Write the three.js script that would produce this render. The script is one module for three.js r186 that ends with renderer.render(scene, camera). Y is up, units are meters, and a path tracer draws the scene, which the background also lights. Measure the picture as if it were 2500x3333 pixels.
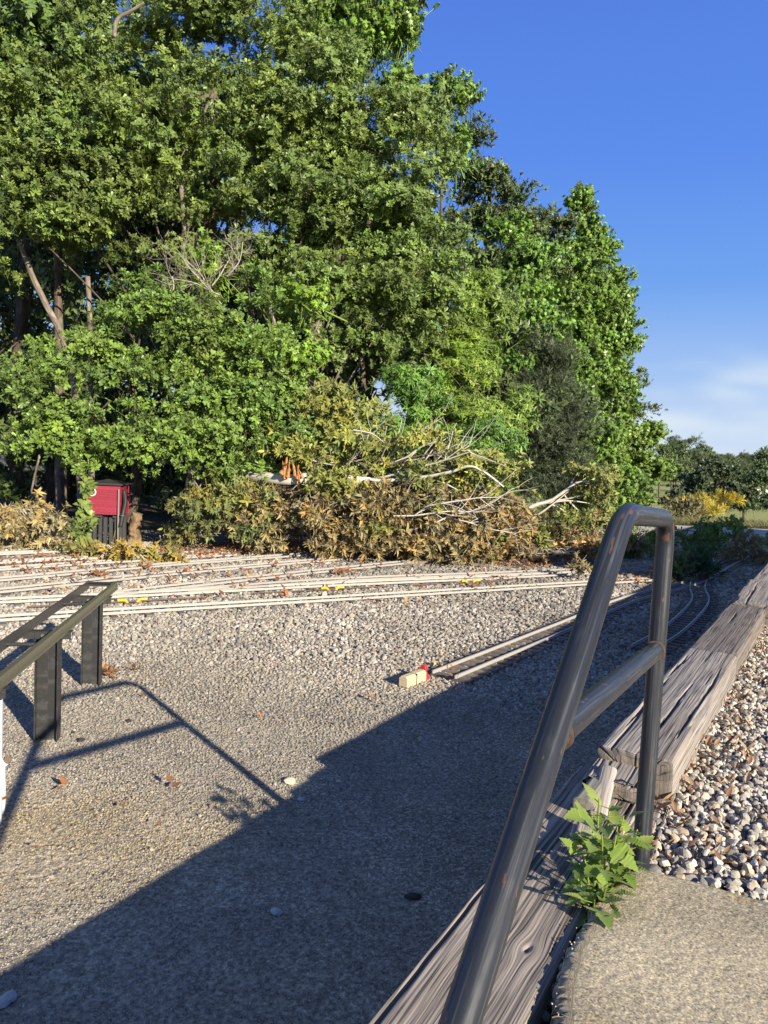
import * as THREE from 'three';
import { mergeGeometries } from 'three/addons/utils/BufferGeometryUtils.js';

// ---------------------------------------------------------------- camera, sky, sun, exposure
const EXPOSURE = 2.0;
const scene = new THREE.Scene();
const PW = 2500, PH = 3333, FOC = 2503, EYE = 1.55;
const PITCH = 4 * Math.PI / 180, ROLL = 2.5 * Math.PI / 180;
const camF = new THREE.Vector3(0, -Math.sin(PITCH), -Math.cos(PITCH));
const up0 = new THREE.Vector3(0, Math.cos(PITCH), -Math.sin(PITCH)), rt0 = new THREE.Vector3(1, 0, 0);
const camR = rt0.clone().multiplyScalar(Math.cos(ROLL)).addScaledVector(up0, Math.sin(ROLL));
const camU = up0.clone().multiplyScalar(Math.cos(ROLL)).addScaledVector(rt0, -Math.sin(ROLL));
const camera = new THREE.PerspectiveCamera(2 * Math.atan(PH / 2 / FOC) * 180 / Math.PI, PW / PH, 0.05, 2000);
camera.position.set(0, EYE, 0);
camera.up.copy(camU);
camera.lookAt(camera.position.clone().add(camF));
camera.updateMatrixWorld();

const renderer = new THREE.WebGLRenderer({ antialias: true });
renderer.toneMapping = THREE.LinearToneMapping;
renderer.toneMappingExposure = EXPOSURE;
renderer.shadowMap.enabled = true;

// ---- numbers
function rng(seed) { let a = seed >>> 0; return () => { a = (a + 0x6D2B79F5) | 0; let t = Math.imul(a ^ (a >>> 15), 1 | a); t = (t + Math.imul(t ^ (t >>> 7), 61 | t)) ^ t; return ((t ^ (t >>> 14)) >>> 0) / 4294967296; }; }
function hsh(x, y, z) { let h = Math.imul(x, 374761393) ^ Math.imul(y, 668265263) ^ Math.imul(z, 2147483647 - 61); h = Math.imul(h ^ (h >>> 13), 1274126177); return ((h ^ (h >>> 16)) >>> 0) / 4294967296; }
function vn(x, y, z = 0) {
  const i = Math.floor(x), j = Math.floor(y), k = Math.floor(z); let u = x - i, v = y - j, w = z - k;
  u = u * u * (3 - 2 * u); v = v * v * (3 - 2 * v); w = w * w * (3 - 2 * w);
  const l = (a, b, t) => a + (b - a) * t;
  const f = (dz) => l(l(hsh(i, j, k + dz), hsh(i + 1, j, k + dz), u), l(hsh(i, j + 1, k + dz), hsh(i + 1, j + 1, k + dz), u), v);
  return z === 0 ? f(0) : l(f(0), f(1), w);
}
const fbm = (x, y, z = 0, o = 4) => { let s = 0, a = 0.5, n = 0; for (let i = 0; i < o; i++) { s += a * vn(x, y, z); n += a; a *= 0.5; x = x * 2.03 + 17.1; y = y * 2.03 + 5.7; z = z === 0 ? 0 : z * 2.03 + 3.3; } return s / n; };
const clamp = (x, a = 0, b = 1) => Math.min(b, Math.max(a, x));
const sst = (a, b, x) => { const t = clamp((x - a) / (b - a)); return t * t * (3 - 2 * t); };
const lerp = (a, b, t) => a + (b - a) * t;
const V = (x, y, z) => new THREE.Vector3(x, y, z);

// ---- sky: air and thin cloud only
{
  const W = 1024, H = 512, data = new Float32Array(W * H * 4);
  const stops = [[0, .62, .73, .90], [.06, .53, .68, .91], [.12, .36, .55, .90], [.22, .17, .38, .87], [.36, .11, .275, .84], [.52, .092, .225, .76], [.68, .10, .205, .56], [.95, .12, .19, .41], [1.571, .12, .175, .35]];
  for (let y = 0; y < H; y++) for (let x = 0; x < W; x++) {
    const el = ((y + .5) / H - .5) * Math.PI, az = ((x + .5) / W - .5) * 2 * Math.PI;
    const e = Math.max(0, el); let k = 0; while (k < stops.length - 2 && e > stops[k + 1][0]) k++;
    const a = stops[k], b = stops[k + 1], t = clamp((e - a[0]) / (b[0] - a[0]));
    let c = [lerp(a[1], b[1], t), lerp(a[2], b[2], t), lerp(a[3], b[3], t)];
    const dx = Math.cos(el) * Math.cos(az), dz = Math.cos(el) * Math.sin(az), dy = Math.sin(el);
    const wisps = sst(.36, .66, fbm(dx * 6 + 3, dy * 30 + 9 + dz * 4, dz * 6 + 2, 5)) * (1 - sst(.11, .165, e + .05 * (vn(dx * 4 + 9, dz * 4 + 5) - .5)));
    c = c.map((q, i) => lerp(q, [.74, .84, .93][i], .85 * wisps));
    if (el < 0) c = [.24, .24, .2];
    const o = (y * W + x) * 4; data[o] = c[0] / EXPOSURE; data[o + 1] = c[1] / EXPOSURE; data[o + 2] = c[2] / EXPOSURE; data[o + 3] = 1;
  }
  const tex = new THREE.DataTexture(data, W, H, THREE.RGBAFormat, THREE.FloatType);
  tex.mapping = THREE.EquirectangularReflectionMapping; tex.magFilter = THREE.LinearFilter; tex.minFilter = THREE.LinearFilter; tex.needsUpdate = true;
  scene.background = tex; scene.environment = tex;
}
const SUN = V(.67, .41, .74).normalize();
const sun = new THREE.DirectionalLight(new THREE.Color().setRGB(1, .90, .73), 5);
sun.name = 'sun';
sun.position.copy(SUN).multiplyScalar(60); sun.target.position.set(0, 0, -8);
sun.castShadow = true; sun.shadow.mapSize.set(4096, 4096); sun.shadow.radius = 1;
Object.assign(sun.shadow.camera, { left: -40, right: 40, top: 40, bottom: -40, near: 1, far: 160 });
scene.add(sun, sun.target);

// ---------------------------------------------------------------- helpers
const ray = (px, py) => camF.clone().addScaledVector(camR, (px - PW / 2) / FOC).addScaledVector(camU, -(py - PH / 2) / FOC);
const G = (px, py, y = 0) => { const d = ray(px, py); return d.multiplyScalar((y - EYE) / d.y).add(camera.position); };   // where a sight line meets the level y
const D = (px, py, d) => { const r = ray(px, py); return r.multiplyScalar(-d / r.z).add(camera.position); };             // ... and the distance d ahead
const used = new Map();
const numbered = n => { const k = used.get(n) || 0; used.set(n, k + 1); return k ? n + '_' + String(k).padStart(3, '0') : n; };
function mesh(name, geo, mat, parent = null) {
  const m = new THREE.Mesh(geo, mat); m.castShadow = m.receiveShadow = true;
  m.name = parent ? name : numbered(name); (parent || scene).add(m); return m;
}
function tag(o, label, category, group) { Object.assign(o.userData, { label, category }); if (group) o.userData.group = group; return o; }
function thing(name, label, category, group) { const o = new THREE.Group(); o.name = numbered(name); scene.add(o); return tag(o, label, category, group); }
const rgb = (r, g, b) => new THREE.Color().setRGB(r, g, b);
const std = (c, roughness = .9, extra = {}) => new THREE.MeshStandardMaterial({ color: c, roughness, ...extra });
function struct(name, geo, mat) { const m = mesh(name, geo, mat); m.userData.kind = 'structure'; return m; }

function geo(pos, idx, uv, col) {
  const g = new THREE.BufferGeometry();
  g.setAttribute('position', new THREE.Float32BufferAttribute(pos, 3));
  if (uv) g.setAttribute('uv', new THREE.Float32BufferAttribute(uv, 2));
  if (col) g.setAttribute('color', new THREE.Float32BufferAttribute(col, 3));
  g.setIndex(idx); g.computeVertexNormals(); return g;
}
function tex8(w, h, fn, srgb = false) {
  const d = new Uint8Array(w * h * 4);
  for (let y = 0; y < h; y++) for (let x = 0; x < w; x++) { const c = fn(x / w, y / h), o = (y * w + x) * 4; for (let i = 0; i < 3; i++) d[o + i] = clamp(Array.isArray(c) ? c[i] : c) * 255; d[o + 3] = 255; }
  const t = new THREE.DataTexture(d, w, h); t.wrapS = t.wrapT = THREE.RepeatWrapping; t.magFilter = THREE.LinearFilter; t.minFilter = THREE.LinearMipmapLinearFilter; t.generateMipmaps = true;
  if (srgb) t.colorSpace = THREE.SRGBColorSpace; t.needsUpdate = true; return t;
}
const l2s = v => v <= .0031308 ? v * 12.92 : 1.055 * Math.pow(v, 1 / 2.4) - .055;

// tapered, slightly crooked round sweep along points
function limb(pts, r0, r1, sides = 7, wob = .0, seed = 1) {
  const curve = pts.length > 2 ? new THREE.CatmullRomCurve3(pts) : new THREE.LineCurve3(pts[0], pts[1]);
  const n = Math.max(3, Math.min(40, pts.length * 5)), pos = [], idx = [], uv = [], P = curve.getSpacedPoints(n);
  let nrm = V(.3, .1, 1); const len = curve.getLength();
  for (let i = 0; i <= n; i++) {
    const t = i / n, tan = (i < n ? P[i + 1].clone().sub(P[i]) : P[i].clone().sub(P[i - 1])).normalize();
    nrm.addScaledVector(tan, -nrm.dot(tan)).normalize(); const bin = tan.clone().cross(nrm);
    for (let s = 0; s <= sides; s++) {
      const a = s % sides / sides * Math.PI * 2, r = lerp(r0, r1, t) * (1 + wob * (vn(i * .7 + seed * 13, (s % sides) * 1.3 + seed) - .5) * 2);
      const p = P[i].clone().addScaledVector(nrm, Math.cos(a) * r).addScaledVector(bin, Math.sin(a) * r);
      pos.push(p.x, p.y, p.z); uv.push(s / sides * r0 * 6.3, t * len);
      if (i < n && s < sides) { const q = i * (sides + 1) + s; idx.push(q, q + 1, q + sides + 1, q + 1, q + sides + 2, q + sides + 1); }
    }
  }
  const b = pos.length / 3; pos.push(...P[0].toArray(), ...P[n].toArray()); uv.push(0, 0, 0, len);
  for (let s = 0; s < sides; s++) idx.push(b, s + 1, s, b + 1, n * (sides + 1) + s, n * (sides + 1) + s + 1);
  return geo(pos, idx, uv);
}
// a flat profile [[across, up], ...] carried level along points
function sweep(pts, profile) {
  const pos = [], idx = [], m = profile.length;
  pts.forEach((p, i) => {
    const a = pts[Math.max(0, i - 1)], b = pts[Math.min(pts.length - 1, i + 1)], d = b.clone().sub(a); d.y = 0; d.normalize();
    const s = V(-d.z, 0, d.x);
    for (const [u, v] of profile) pos.push(p.x + s.x * u, p.y + v, p.z + s.z * u);
    if (i) for (let k = 0; k < m; k++) { const q = (i - 1) * m + k, r = (i - 1) * m + (k + 1) % m; idx.push(q, q + m, r, r, q + m, r + m); }
  });
  const tri = THREE.ShapeUtils.triangulateShape(profile.map(q => new THREE.Vector2(...q)), []), e = (pts.length - 1) * m;
  for (const [a, b, c] of tri) { idx.push(a, b, c, e + a, e + c, e + b); }
  const g = geo(pos, idx).toNonIndexed(); g.computeVertexNormals(); return g;
}
const box = (w, h, d, x = 0, y = 0, z = 0) => new THREE.BoxGeometry(w, h, d).translate(x, y, z);
const M4 = new THREE.Matrix4(), Q = new THREE.Quaternion(), S3 = V(1, 1, 1), UPV = V(0, 1, 0);
function copies(name, g, mat, list, parent) {   // list of {p, q, s, c}
  const im = new THREE.InstancedMesh(g, mat, list.length);
  list.forEach((o, i) => { im.setMatrixAt(i, M4.compose(o.p, o.q, typeof o.s === 'number' ? S3.set(o.s, o.s, o.s) : S3.copy(o.s))); if (o.c) im.setColorAt(i, o.c); });
  im.castShadow = im.receiveShadow = true; im.name = parent ? name : numbered(name); (parent || scene).add(im); return im;
}
function branchy(out, R, p, dir, len, r, depth, o = {}) {   // a forking bare branch
  const pts = [p.clone()], d = dir.clone().normalize(); let q = p.clone();
  for (let i = 0; i < 4; i++) { d.add(V(R() - .5, R() - .5 + (o.lift ?? .05), R() - .5).multiplyScalar(o.kink ?? .45)).normalize(); q = q.clone().addScaledVector(d, len / 4); if (q.y < .03) q.y = .03; pts.push(q); }
  out.push(limb(pts, r, r * .45, depth > 1 ? 7 : 5, .15, len * 100));
  if (depth > 0) for (let i = 1; i <= 4; i++) for (let k = 0; k < (o.forks ?? 1); k++) { const t = d.clone().add(V(R() - .5, R() - .5, R() - .5).multiplyScalar(1.7)).normalize(); branchy(out, R, pts[i], t, len * (.4 + .3 * R()), r * (.62 - .08 * i), depth - 1, o); }
  return out;
}
const rquat = R => new THREE.Quaternion().setFromEuler(new THREE.Euler(R() * 6.28, R() * 6.28, R() * 6.28));

// ---------------------------------------------------------------- shared textures and materials
const grainTex = tex8(1024, 1024, (u, v) => { const w = vn(u * 8, v * 6) * .2; return clamp(.2 + .45 * vn(u * 10, v * 150 + w * 8) + .45 * vn(u * 26, v * 330 + w * 14)); });
const speckTex = tex8(512, 512, (u, v) => .25 + .5 * fbm(u * 90, v * 90, 0, 3) + .25 * hsh(u * 512 | 0, v * 512 | 0, 7));
const barkTex = tex8(256, 256, (u, v) => clamp(.15 + .8 * fbm(u * 24, v * 9, 0, 4)));
const barkMap = tex8(256, 256, (u, v) => { const n = fbm(u * 10, v * 5, 0, 4), k = .55 + .75 * n, li = sst(.58, .72, fbm(u * 5 + 9, v * 4 + 3, 0, 3)); return [lerp(.62 * k, .8, li * .6), lerp(.58 * k, .8, li * .6), lerp(.54 * k, .74, li * .6)]; }, true);
const barkPale = std(rgb(.60, .56, .49), .95, { map: barkMap, bumpMap: barkTex, bumpScale: .008 });
const barkGrey = std(rgb(.34, .30, .26), .95, { map: barkMap, bumpMap: barkTex, bumpScale: .012 });
const barkDark = std(rgb(.27, .235, .20), .95, { map: barkMap, bumpMap: barkTex, bumpScale: .012 });
const limbPale = std(rgb(.56, .52, .44), .9, { bumpMap: barkTex, bumpScale: .006 });
const twigMat = std(rgb(.40, .35, .28), .95);
const leafMat = new THREE.MeshPhysicalMaterial({ color: rgb(1, 1, 1), roughness: .8, transmission: .24, thickness: 0, clearcoat: .42, clearcoatRoughness: .33, side: THREE.DoubleSide, vertexColors: true });
const dryMat = new THREE.MeshPhysicalMaterial({ color: rgb(1, 1, 1), roughness: .9, transmission: .22, thickness: 0, clearcoat: .12, clearcoatRoughness: .5, side: THREE.DoubleSide, vertexColors: true });
const blackSteel = std(rgb(.022, .023, .024), .45, { metalness: .0 });
const stoneMat = std(rgb(1, 1, 1), .92);

// ---------------------------------------------------------------- the setting
const gy = d => d < 22 ? 0 : -3.8 * (1 - Math.exp(-Math.pow((d - 22) / 60, 1.4)));   // the land falls gently beyond the road
{
  const pos = [], idx = [], uv = [], col = [], ring = [0, 4, 8, 12, 16, 19, 22, 25, 29, 34, 40, 48, 60, 75, 95, 120, 150, 190, 240, 300, 400, 600, 1000, 1500], N = 96, R = rng(3);
  ring.forEach((r, i) => {
    for (let k = 0; k <= N; k++) {
      const a = k / N * Math.PI * 2, x = Math.sin(a) * r, z = -Math.cos(a) * r;
      pos.push(x, gy(r) - .012, z); uv.push(x / 6, z / 6);
      const n = fbm(x * .08 + 40, z * .08 + 40), gr = sst(20, 26, r) * sst(.02, .16, Math.atan2(x, -z) + (z > 0 ? 9 : 0));
      const c = [lerp(.10, lerp(.25, .33, n), gr), lerp(.075, lerp(.29, .33, n), gr), lerp(.05, .07, gr)]; col.push(...c);
      if (i && k < N) { const q = (i - 1) * (N + 1) + k, w = N + 1; idx.push(q, q + 1, q + w, q + 1, q + w + 1, q + w); }
    }
  });
  const gmap = tex8(512, 512, (u, v) => { const n = .55 + .6 * fbm(u * 60, v * 60, 0, 4); return [n, n, n * .95]; }, true);
  struct('ground', geo(pos, idx, uv, col), std(rgb(1.25, 1.25, 1.25), 1, { vertexColors: true, map: gmap }));
}
const stain = (x, z) => .75 * sst(1.1, .0, Math.hypot((x + 1.25) / 1.1, (z + 2.95) / .6)) * (.55 + .7 * vn(x * 3 + 30, z * 4 + 30));
{
  const gmap = tex8(1024, 1024, (u, v) => { const n = .45 + .75 * fbm(u * 220, v * 220, 0, 2), m = .82 + .36 * fbm(u * 9, v * 9, 0, 3); return [.72 * n * m, .68 * n * m, .60 * n * m]; }, true);
  const gb = tex8(512, 512, (u, v) => fbm(u * 120, v * 120, 0, 3));
  const pos = [], idx = [], uv = [], far = x => x < -4 ? 10.9 + (x + 4) * .12 : x < 2 ? 10.9 + (x + 4) * .3 : x < 6 ? 12.7 + (x - 2) * 1.5 : 18.7, nx = 110, nz = 60;
  for (let i = 0; i <= nx; i++) for (let k = 0; k <= nz; k++) { const x = -14 + i * .3, z = 3 - (3 + far(x) + .5 * (vn(x * 1.3, 4.5) - .5)) * k / nz; pos.push(x, .012 * (fbm(x * .8 + 9, z * .8 + 9) - .5), z); uv.push(x / 2.5, z / 2.5); if (i && k) { const q = i * (nz + 1) + k; idx.push(q, q - 1, q - nz - 1, q - 1, q - nz - 2, q - nz - 1); } }
  const g = geo(pos, idx, uv);
  g.computeVertexNormals();
  struct('gravel_yard', g, std(rgb(.85, .84, .82), 1, { map: gmap, bumpMap: gb, bumpScale: .012 }));
}
struct('road', sweep([V(3.2, .01, -20.2), V(6, .01, -20.25), V(12, .01, -20.4), V(40, .01, -21.2)], [[-1.5, -.02], [1.5, -.02], [1.5, 0], [-1.5, 0]]), std(rgb(.42, .39, .36), .95, { bumpMap: speckTex, bumpScale: .004 }));

// upper level: wall foot, gravel terrace, broken concrete landing
const TIE = .645;
const wall = { A0: G(1946, 2425, TIE), A1: G(2238, 2106, TIE), B1: G(2372, 1963, TIE), Ar: G(2162, 2455, TIE), A1r: G(2341, 2106, TIE), B1r: G(2452, 1966, TIE) };
const prism = (poly, y0, y1) => { const s = new THREE.Shape(poly.map(([x, z]) => new THREE.Vector2(x, -z))); return new THREE.ExtrudeGeometry(s, { depth: y1 - y0, bevelEnabled: false }).rotateX(-Math.PI / 2).translate(0, y0, 0); };
const earthMat = std(rgb(.09, .07, .055), 1, { bumpMap: speckTex, bumpScale: .01 });
struct('embankment', prism([[-.93, .4], [.03, -1.28], [.74, -2.5], [1.62, -4.0], [2.6, -5.55], [3.35, -6.8], [6.2, -11.6], [30, -11.6], [30, .4]], -.1, .355), earthMat);
struct('gravel_terrace', prism([[.62, -2.02], [.93, -2.46], [1.85, -4.0], [2.72, -5.4], [3.5, -6.7], [6.35, -11.4], [29.5, -11.4], [29.5, -1.5], [2.2, -1.5]], .35, .488), std(rgb(.20, .185, .17), 1, { bumpMap: speckTex, bumpScale: .02 }));

// ---------------------------------------------------------------- stones
function stoneGeo(seed, detail) {
  const g = new THREE.IcosahedronGeometry(1, detail), p = g.attributes.position, R = rng(seed), ax = [.75 + R() * .6, .6 + R() * .35, .8 + R() * .5];
  for (let i = 0; i < p.count; i++) {
    const x = p.getX(i), y = p.getY(i), z = p.getZ(i); let r = 1 + .55 * (vn(x * 1.3 + seed * 7, y * 1.3 + 3, z * 1.3 + 5) - .5);
    const pl = [[.6, .5, .62], [-.7, .3, .64], [.1, -.8, .6], [-.3, .7, -.65]]; for (const q of pl) { const d = (x * q[0] + y * q[1] + z * q[2]) * r; if (d > .74) r *= .74 / d; }
    p.setXYZ(i, x * r * ax[0], y * r * ax[1], z * r * ax[2]);
  }
  g.computeVertexNormals(); return g;
}
const pebble = R => { const t = R(); const k = .75 + .5 * R(); const c = t < .34 ? [.47, .43, .36] : t < .62 ? [.33, .30, .255] : t < .8 ? [.21, .195, .18] : t < .9 ? [.42, .33, .235] : t < .95 ? [.10, .10, .105] : [.62, .59, .53]; return c.map(q => q * k); };
{
  const R = rng(11), lists = [[], [], []];
  const put = (x, z, s, y, m = 1) => {
    const mean = [.355, .308, .235], ct = lerp(.5, .78, m), c = pebble(R).map((q, i) => lerp(mean[i], q, ct) * .77), st = stain(x, z), patch = .55 + .85 * fbm(x * .7 + 20, z * .9 + 20, 0, 4);
    const col = rgb(c[0] * patch * lerp(1, 1.12, st), c[1] * patch * lerp(1, .90, st), c[2] * patch * lerp(1, .42, st));
    lists[R() * 3 | 0].push({ p: V(x, y, z), q: rquat(R), s, c: col });
  };
  // packed fine stone near, coarser ballast further off
  const rows = (d0, d1, step) => {
    for (let d = d0; d < d1; d += step(d)) {
      const st = step(d), x0 = -.56 * d - .8, x1 = .56 * d + .6;
      for (let x = x0; x < x1; x += st) {
        const px = x + (R() - .5) * st * 1.3, pz = -d + (R() - .5) * st * 1.3;
        const wallx = pz > -1.3 ? .03 - (pz + 1.28) * .57 : pz > -2.5 ? .03 + (-pz - 1.28) * .58 : .74 + (-pz - 2.5) * .587; if (px > wallx + .02) continue;
        const m = sst(.35, .65, (d - 4.1) * .5 + .13 * px + .9 * (vn(px * .8 + 50, pz * .8 + 50) - .35));
        const s = st * lerp(.5, .62, m) * (.6 + .75 * R() * R() + .2 * R());
        put(px, pz, s, s * .22 - .0015 + .012 * (fbm(px * .8 + 9, pz * .8 + 9) - .5), m);
        if (R() < .004 + .012 * m) put(px, pz, s * 1.7, s * .5, 1);
      }
    }
  };
  rows(1.6, 14.2, d => clamp(.0040 + .0040 * Math.max(0, d - 1.2) + .006 * sst(3.9, 5.4, d), .0066, .048));
  const g = thing('yard_stones', 'loose pale grey crushed stone covering the whole lower yard', 'gravel'); g.userData.kind = 'stuff';
  lists.forEach((l, i) => { copies('stones', stoneGeo(21 + i, 0), stoneMat, l, g).userData.kind = 'stuff'; });
  // the coarse stone of the upper level
  const t = thing('terrace_stones', 'coarse clean ballast stones on the upper level beside the timbers', 'gravel'); t.userData.kind = 'stuff';
  const up = [[], [], [], []], edge = z => z > -2.46 ? .64 + (-z - 2.02) * .62 : .93 + (-z - 2.46) * .59;
  for (let z = -1.42; z > -8; z -= .0175) for (let x = edge(z) + .005; x < Math.min(edge(z) + 2.2, -z * .6 + .7); x += .0175) {
    const far = 1 - .4 * 0, lay = R() < .5 ? 0 : .012, s = (.0065 + .0105 * R() * R() + .003 * R()) * far;
    if (z > (x < .93 ? -1.848 + (x - .676) * .5 : -1.721 + (x - .93) * .184) - .012 && x > .6) continue;
    const c = pebble(R).map(q => Math.min(.72, q * .95));
    up[R() * 4 | 0].push({ p: V(x + (R() - .5) * .02, .49 + lay + s * .25, z + (R() - .5) * .02), q: rquat(R), s, c: rgb(...c) });
  }
  up.forEach((l, i) => { copies('stones', stoneGeo(31 + i, 1), stoneMat, l, t).userData.kind = 'stuff'; });
}

// ---------------------------------------------------------------- concrete landing
{
  const y = .57, R = rng(5);
  const left = [[2085, 2815], [2040, 2835], [1985, 2885], [1950, 2915], [1905, 2985], [1880, 3030], [1848, 3075], [1830, 3130], [1812, 3190], [1800, 3260], [1803, 3333]].map(q => { const p = G(q[0], q[1], y); return [p.x, p.z]; });
  const far = [[2300, 2868], [2500, 2925]].map(q => { const p = G(q[0], q[1], y); return [p.x, p.z]; });
  const path = [[2.4, -.35], [2.4, -1.45], far[1], far[0], ...left, [.29, -1.12], [.14, -.8], [-.05, -.35]];
  const rough = [];
  for (let i = 0; i < path.length; i++) {
    const a = path[i], b = path[(i + 1) % path.length], n = Math.max(1, Math.round(Math.hypot(a[0] - b[0], a[1] - b[1]) / .006)), jag = i >= 4 && i < path.length - 3 ? 1 : .22;
    for (let k = 0; k < n; k++) { const x = lerp(a[0], b[0], k / n), z = lerp(a[1], b[1], k / n); rough.push([x + jag * (.030 * (fbm(x * 40, z * 40, 2.5) - .5) + .012 * (R() - .5)), z + jag * (.030 * (fbm(x * 40, z * 40, 8.5) - .5) + .012 * (R() - .5)), jag, x, z]); }
  }
  // rings: bottom, broken side, crumbled lip, then the flat top
  const pos = [], idx = [], uv = [], n = rough.length, cx = 1.1, cz = -1.1;
  const lev = [[.38, .03], [.44, -.012], [.50, .0], [.545, -.002], [.560, .004], [.5655, .010], [.568, .018]];
  lev.forEach(([h, inset], L) => rough.forEach(([x, z, j], i) => {
    const a = rough[(i + n - 4) % n], b = rough[(i + 4) % n]; let nx = b[1] - a[1], nz = -(b[0] - a[0]); const l = Math.hypot(nx, nz) || 1; nx /= l; nz /= l;
    const s = ((cx - x) * nx + (cz - z) * nz) > 0 ? 1 : -1, e = L < 6 && L > 0 ? .022 * (fbm(x * 110 + L * 9, z * 110, L + 1.5, 3) - .5) * j : 0;
    pos.push(x + s * nx * (inset + e), h + (L && L < 5 ? .02 * (fbm(x * 120, z * 120, L + 4.5, 3) - .5) * j : 0), z + s * nz * (inset + e)); uv.push(x, z + h);
    if (L) { const q = (L - 1) * n + i, r = (L - 1) * n + (i + 1) % n; idx.push(q, r, q + n, r, r + n, q + n); }
  }));
  for (let L = 0; L <= 14; L++) for (let i = 0; i < n; i++) {   // the floated top, drawn in to the middle
    const [, , , x0, z0] = rough[i], l = Math.hypot(1.25 - x0, -.85 - z0), t = lerp(.036 / l, .985, Math.pow(L / 14, 1.3)), x = lerp(x0, 1.25, t), z = lerp(z0, -.85, t);
    pos.push(x, .57, z); uv.push(x, z); const q = (6 + L) * n + i, r = (6 + L) * n + (i + 1) % n; idx.push(q, r, q + n, r, r + n, q + n);
  }
  const cmap = tex8(1024, 1024, (u, v) => {
    const m = fbm(u * 6 + 3, v * 6, 0, 4), f = fbm(u * 330, v * 330, 0, 2), s = hsh(u * 1024 | 0, v * 1024 | 0, 3); let k = .58 + .26 * m + .34 * (f - .5); if (f > .7) k += .09; if (f < .28) k -= .12; k += .08 * (s - .5);
    const rust = sst(.66, .8, fbm(u * 7 + 30, v * 7 + 8, 0, 3)) * .35; return [k, k * (.94 - .1 * rust), k * (.80 - .3 * rust)];
  }, true);
  const cb = tex8(512, 512, (u, v) => .6 * fbm(u * 95, v * 95, 0, 2) + .4 * fbm(u * 30, v * 30, 0, 2));
  const g = geo(pos, idx, uv), slab = thing('concrete_landing', 'broken edged tan concrete landing at the foot of the black handrail', 'landing');
  mesh('slab', g, std(rgb(.82, .80, .77), .95, { map: cmap, bumpMap: cb, bumpScale: .0025, side: THREE.DoubleSide }), slab);
  const l = [];
  rough.forEach(([x, z, j]) => { if (j < 1) return; for (let k = 0; k < 1; k++) { if (R() < .45) continue; const h = R() * R(), kk = .7 + .6 * R(); l.push({ p: V(x + (R() - .35) * .022, .566 - .05 * h, z + (R() - .5) * .02), q: rquat(R), s: .0012 + .003 * R() * R(), c: rgb(.36 * kk, .32 * kk, .255 * kk) }); } });
  copies('aggregate', stoneGeo(41, 0), stoneMat, l, slab).userData.kind = 'stuff';
}

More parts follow.
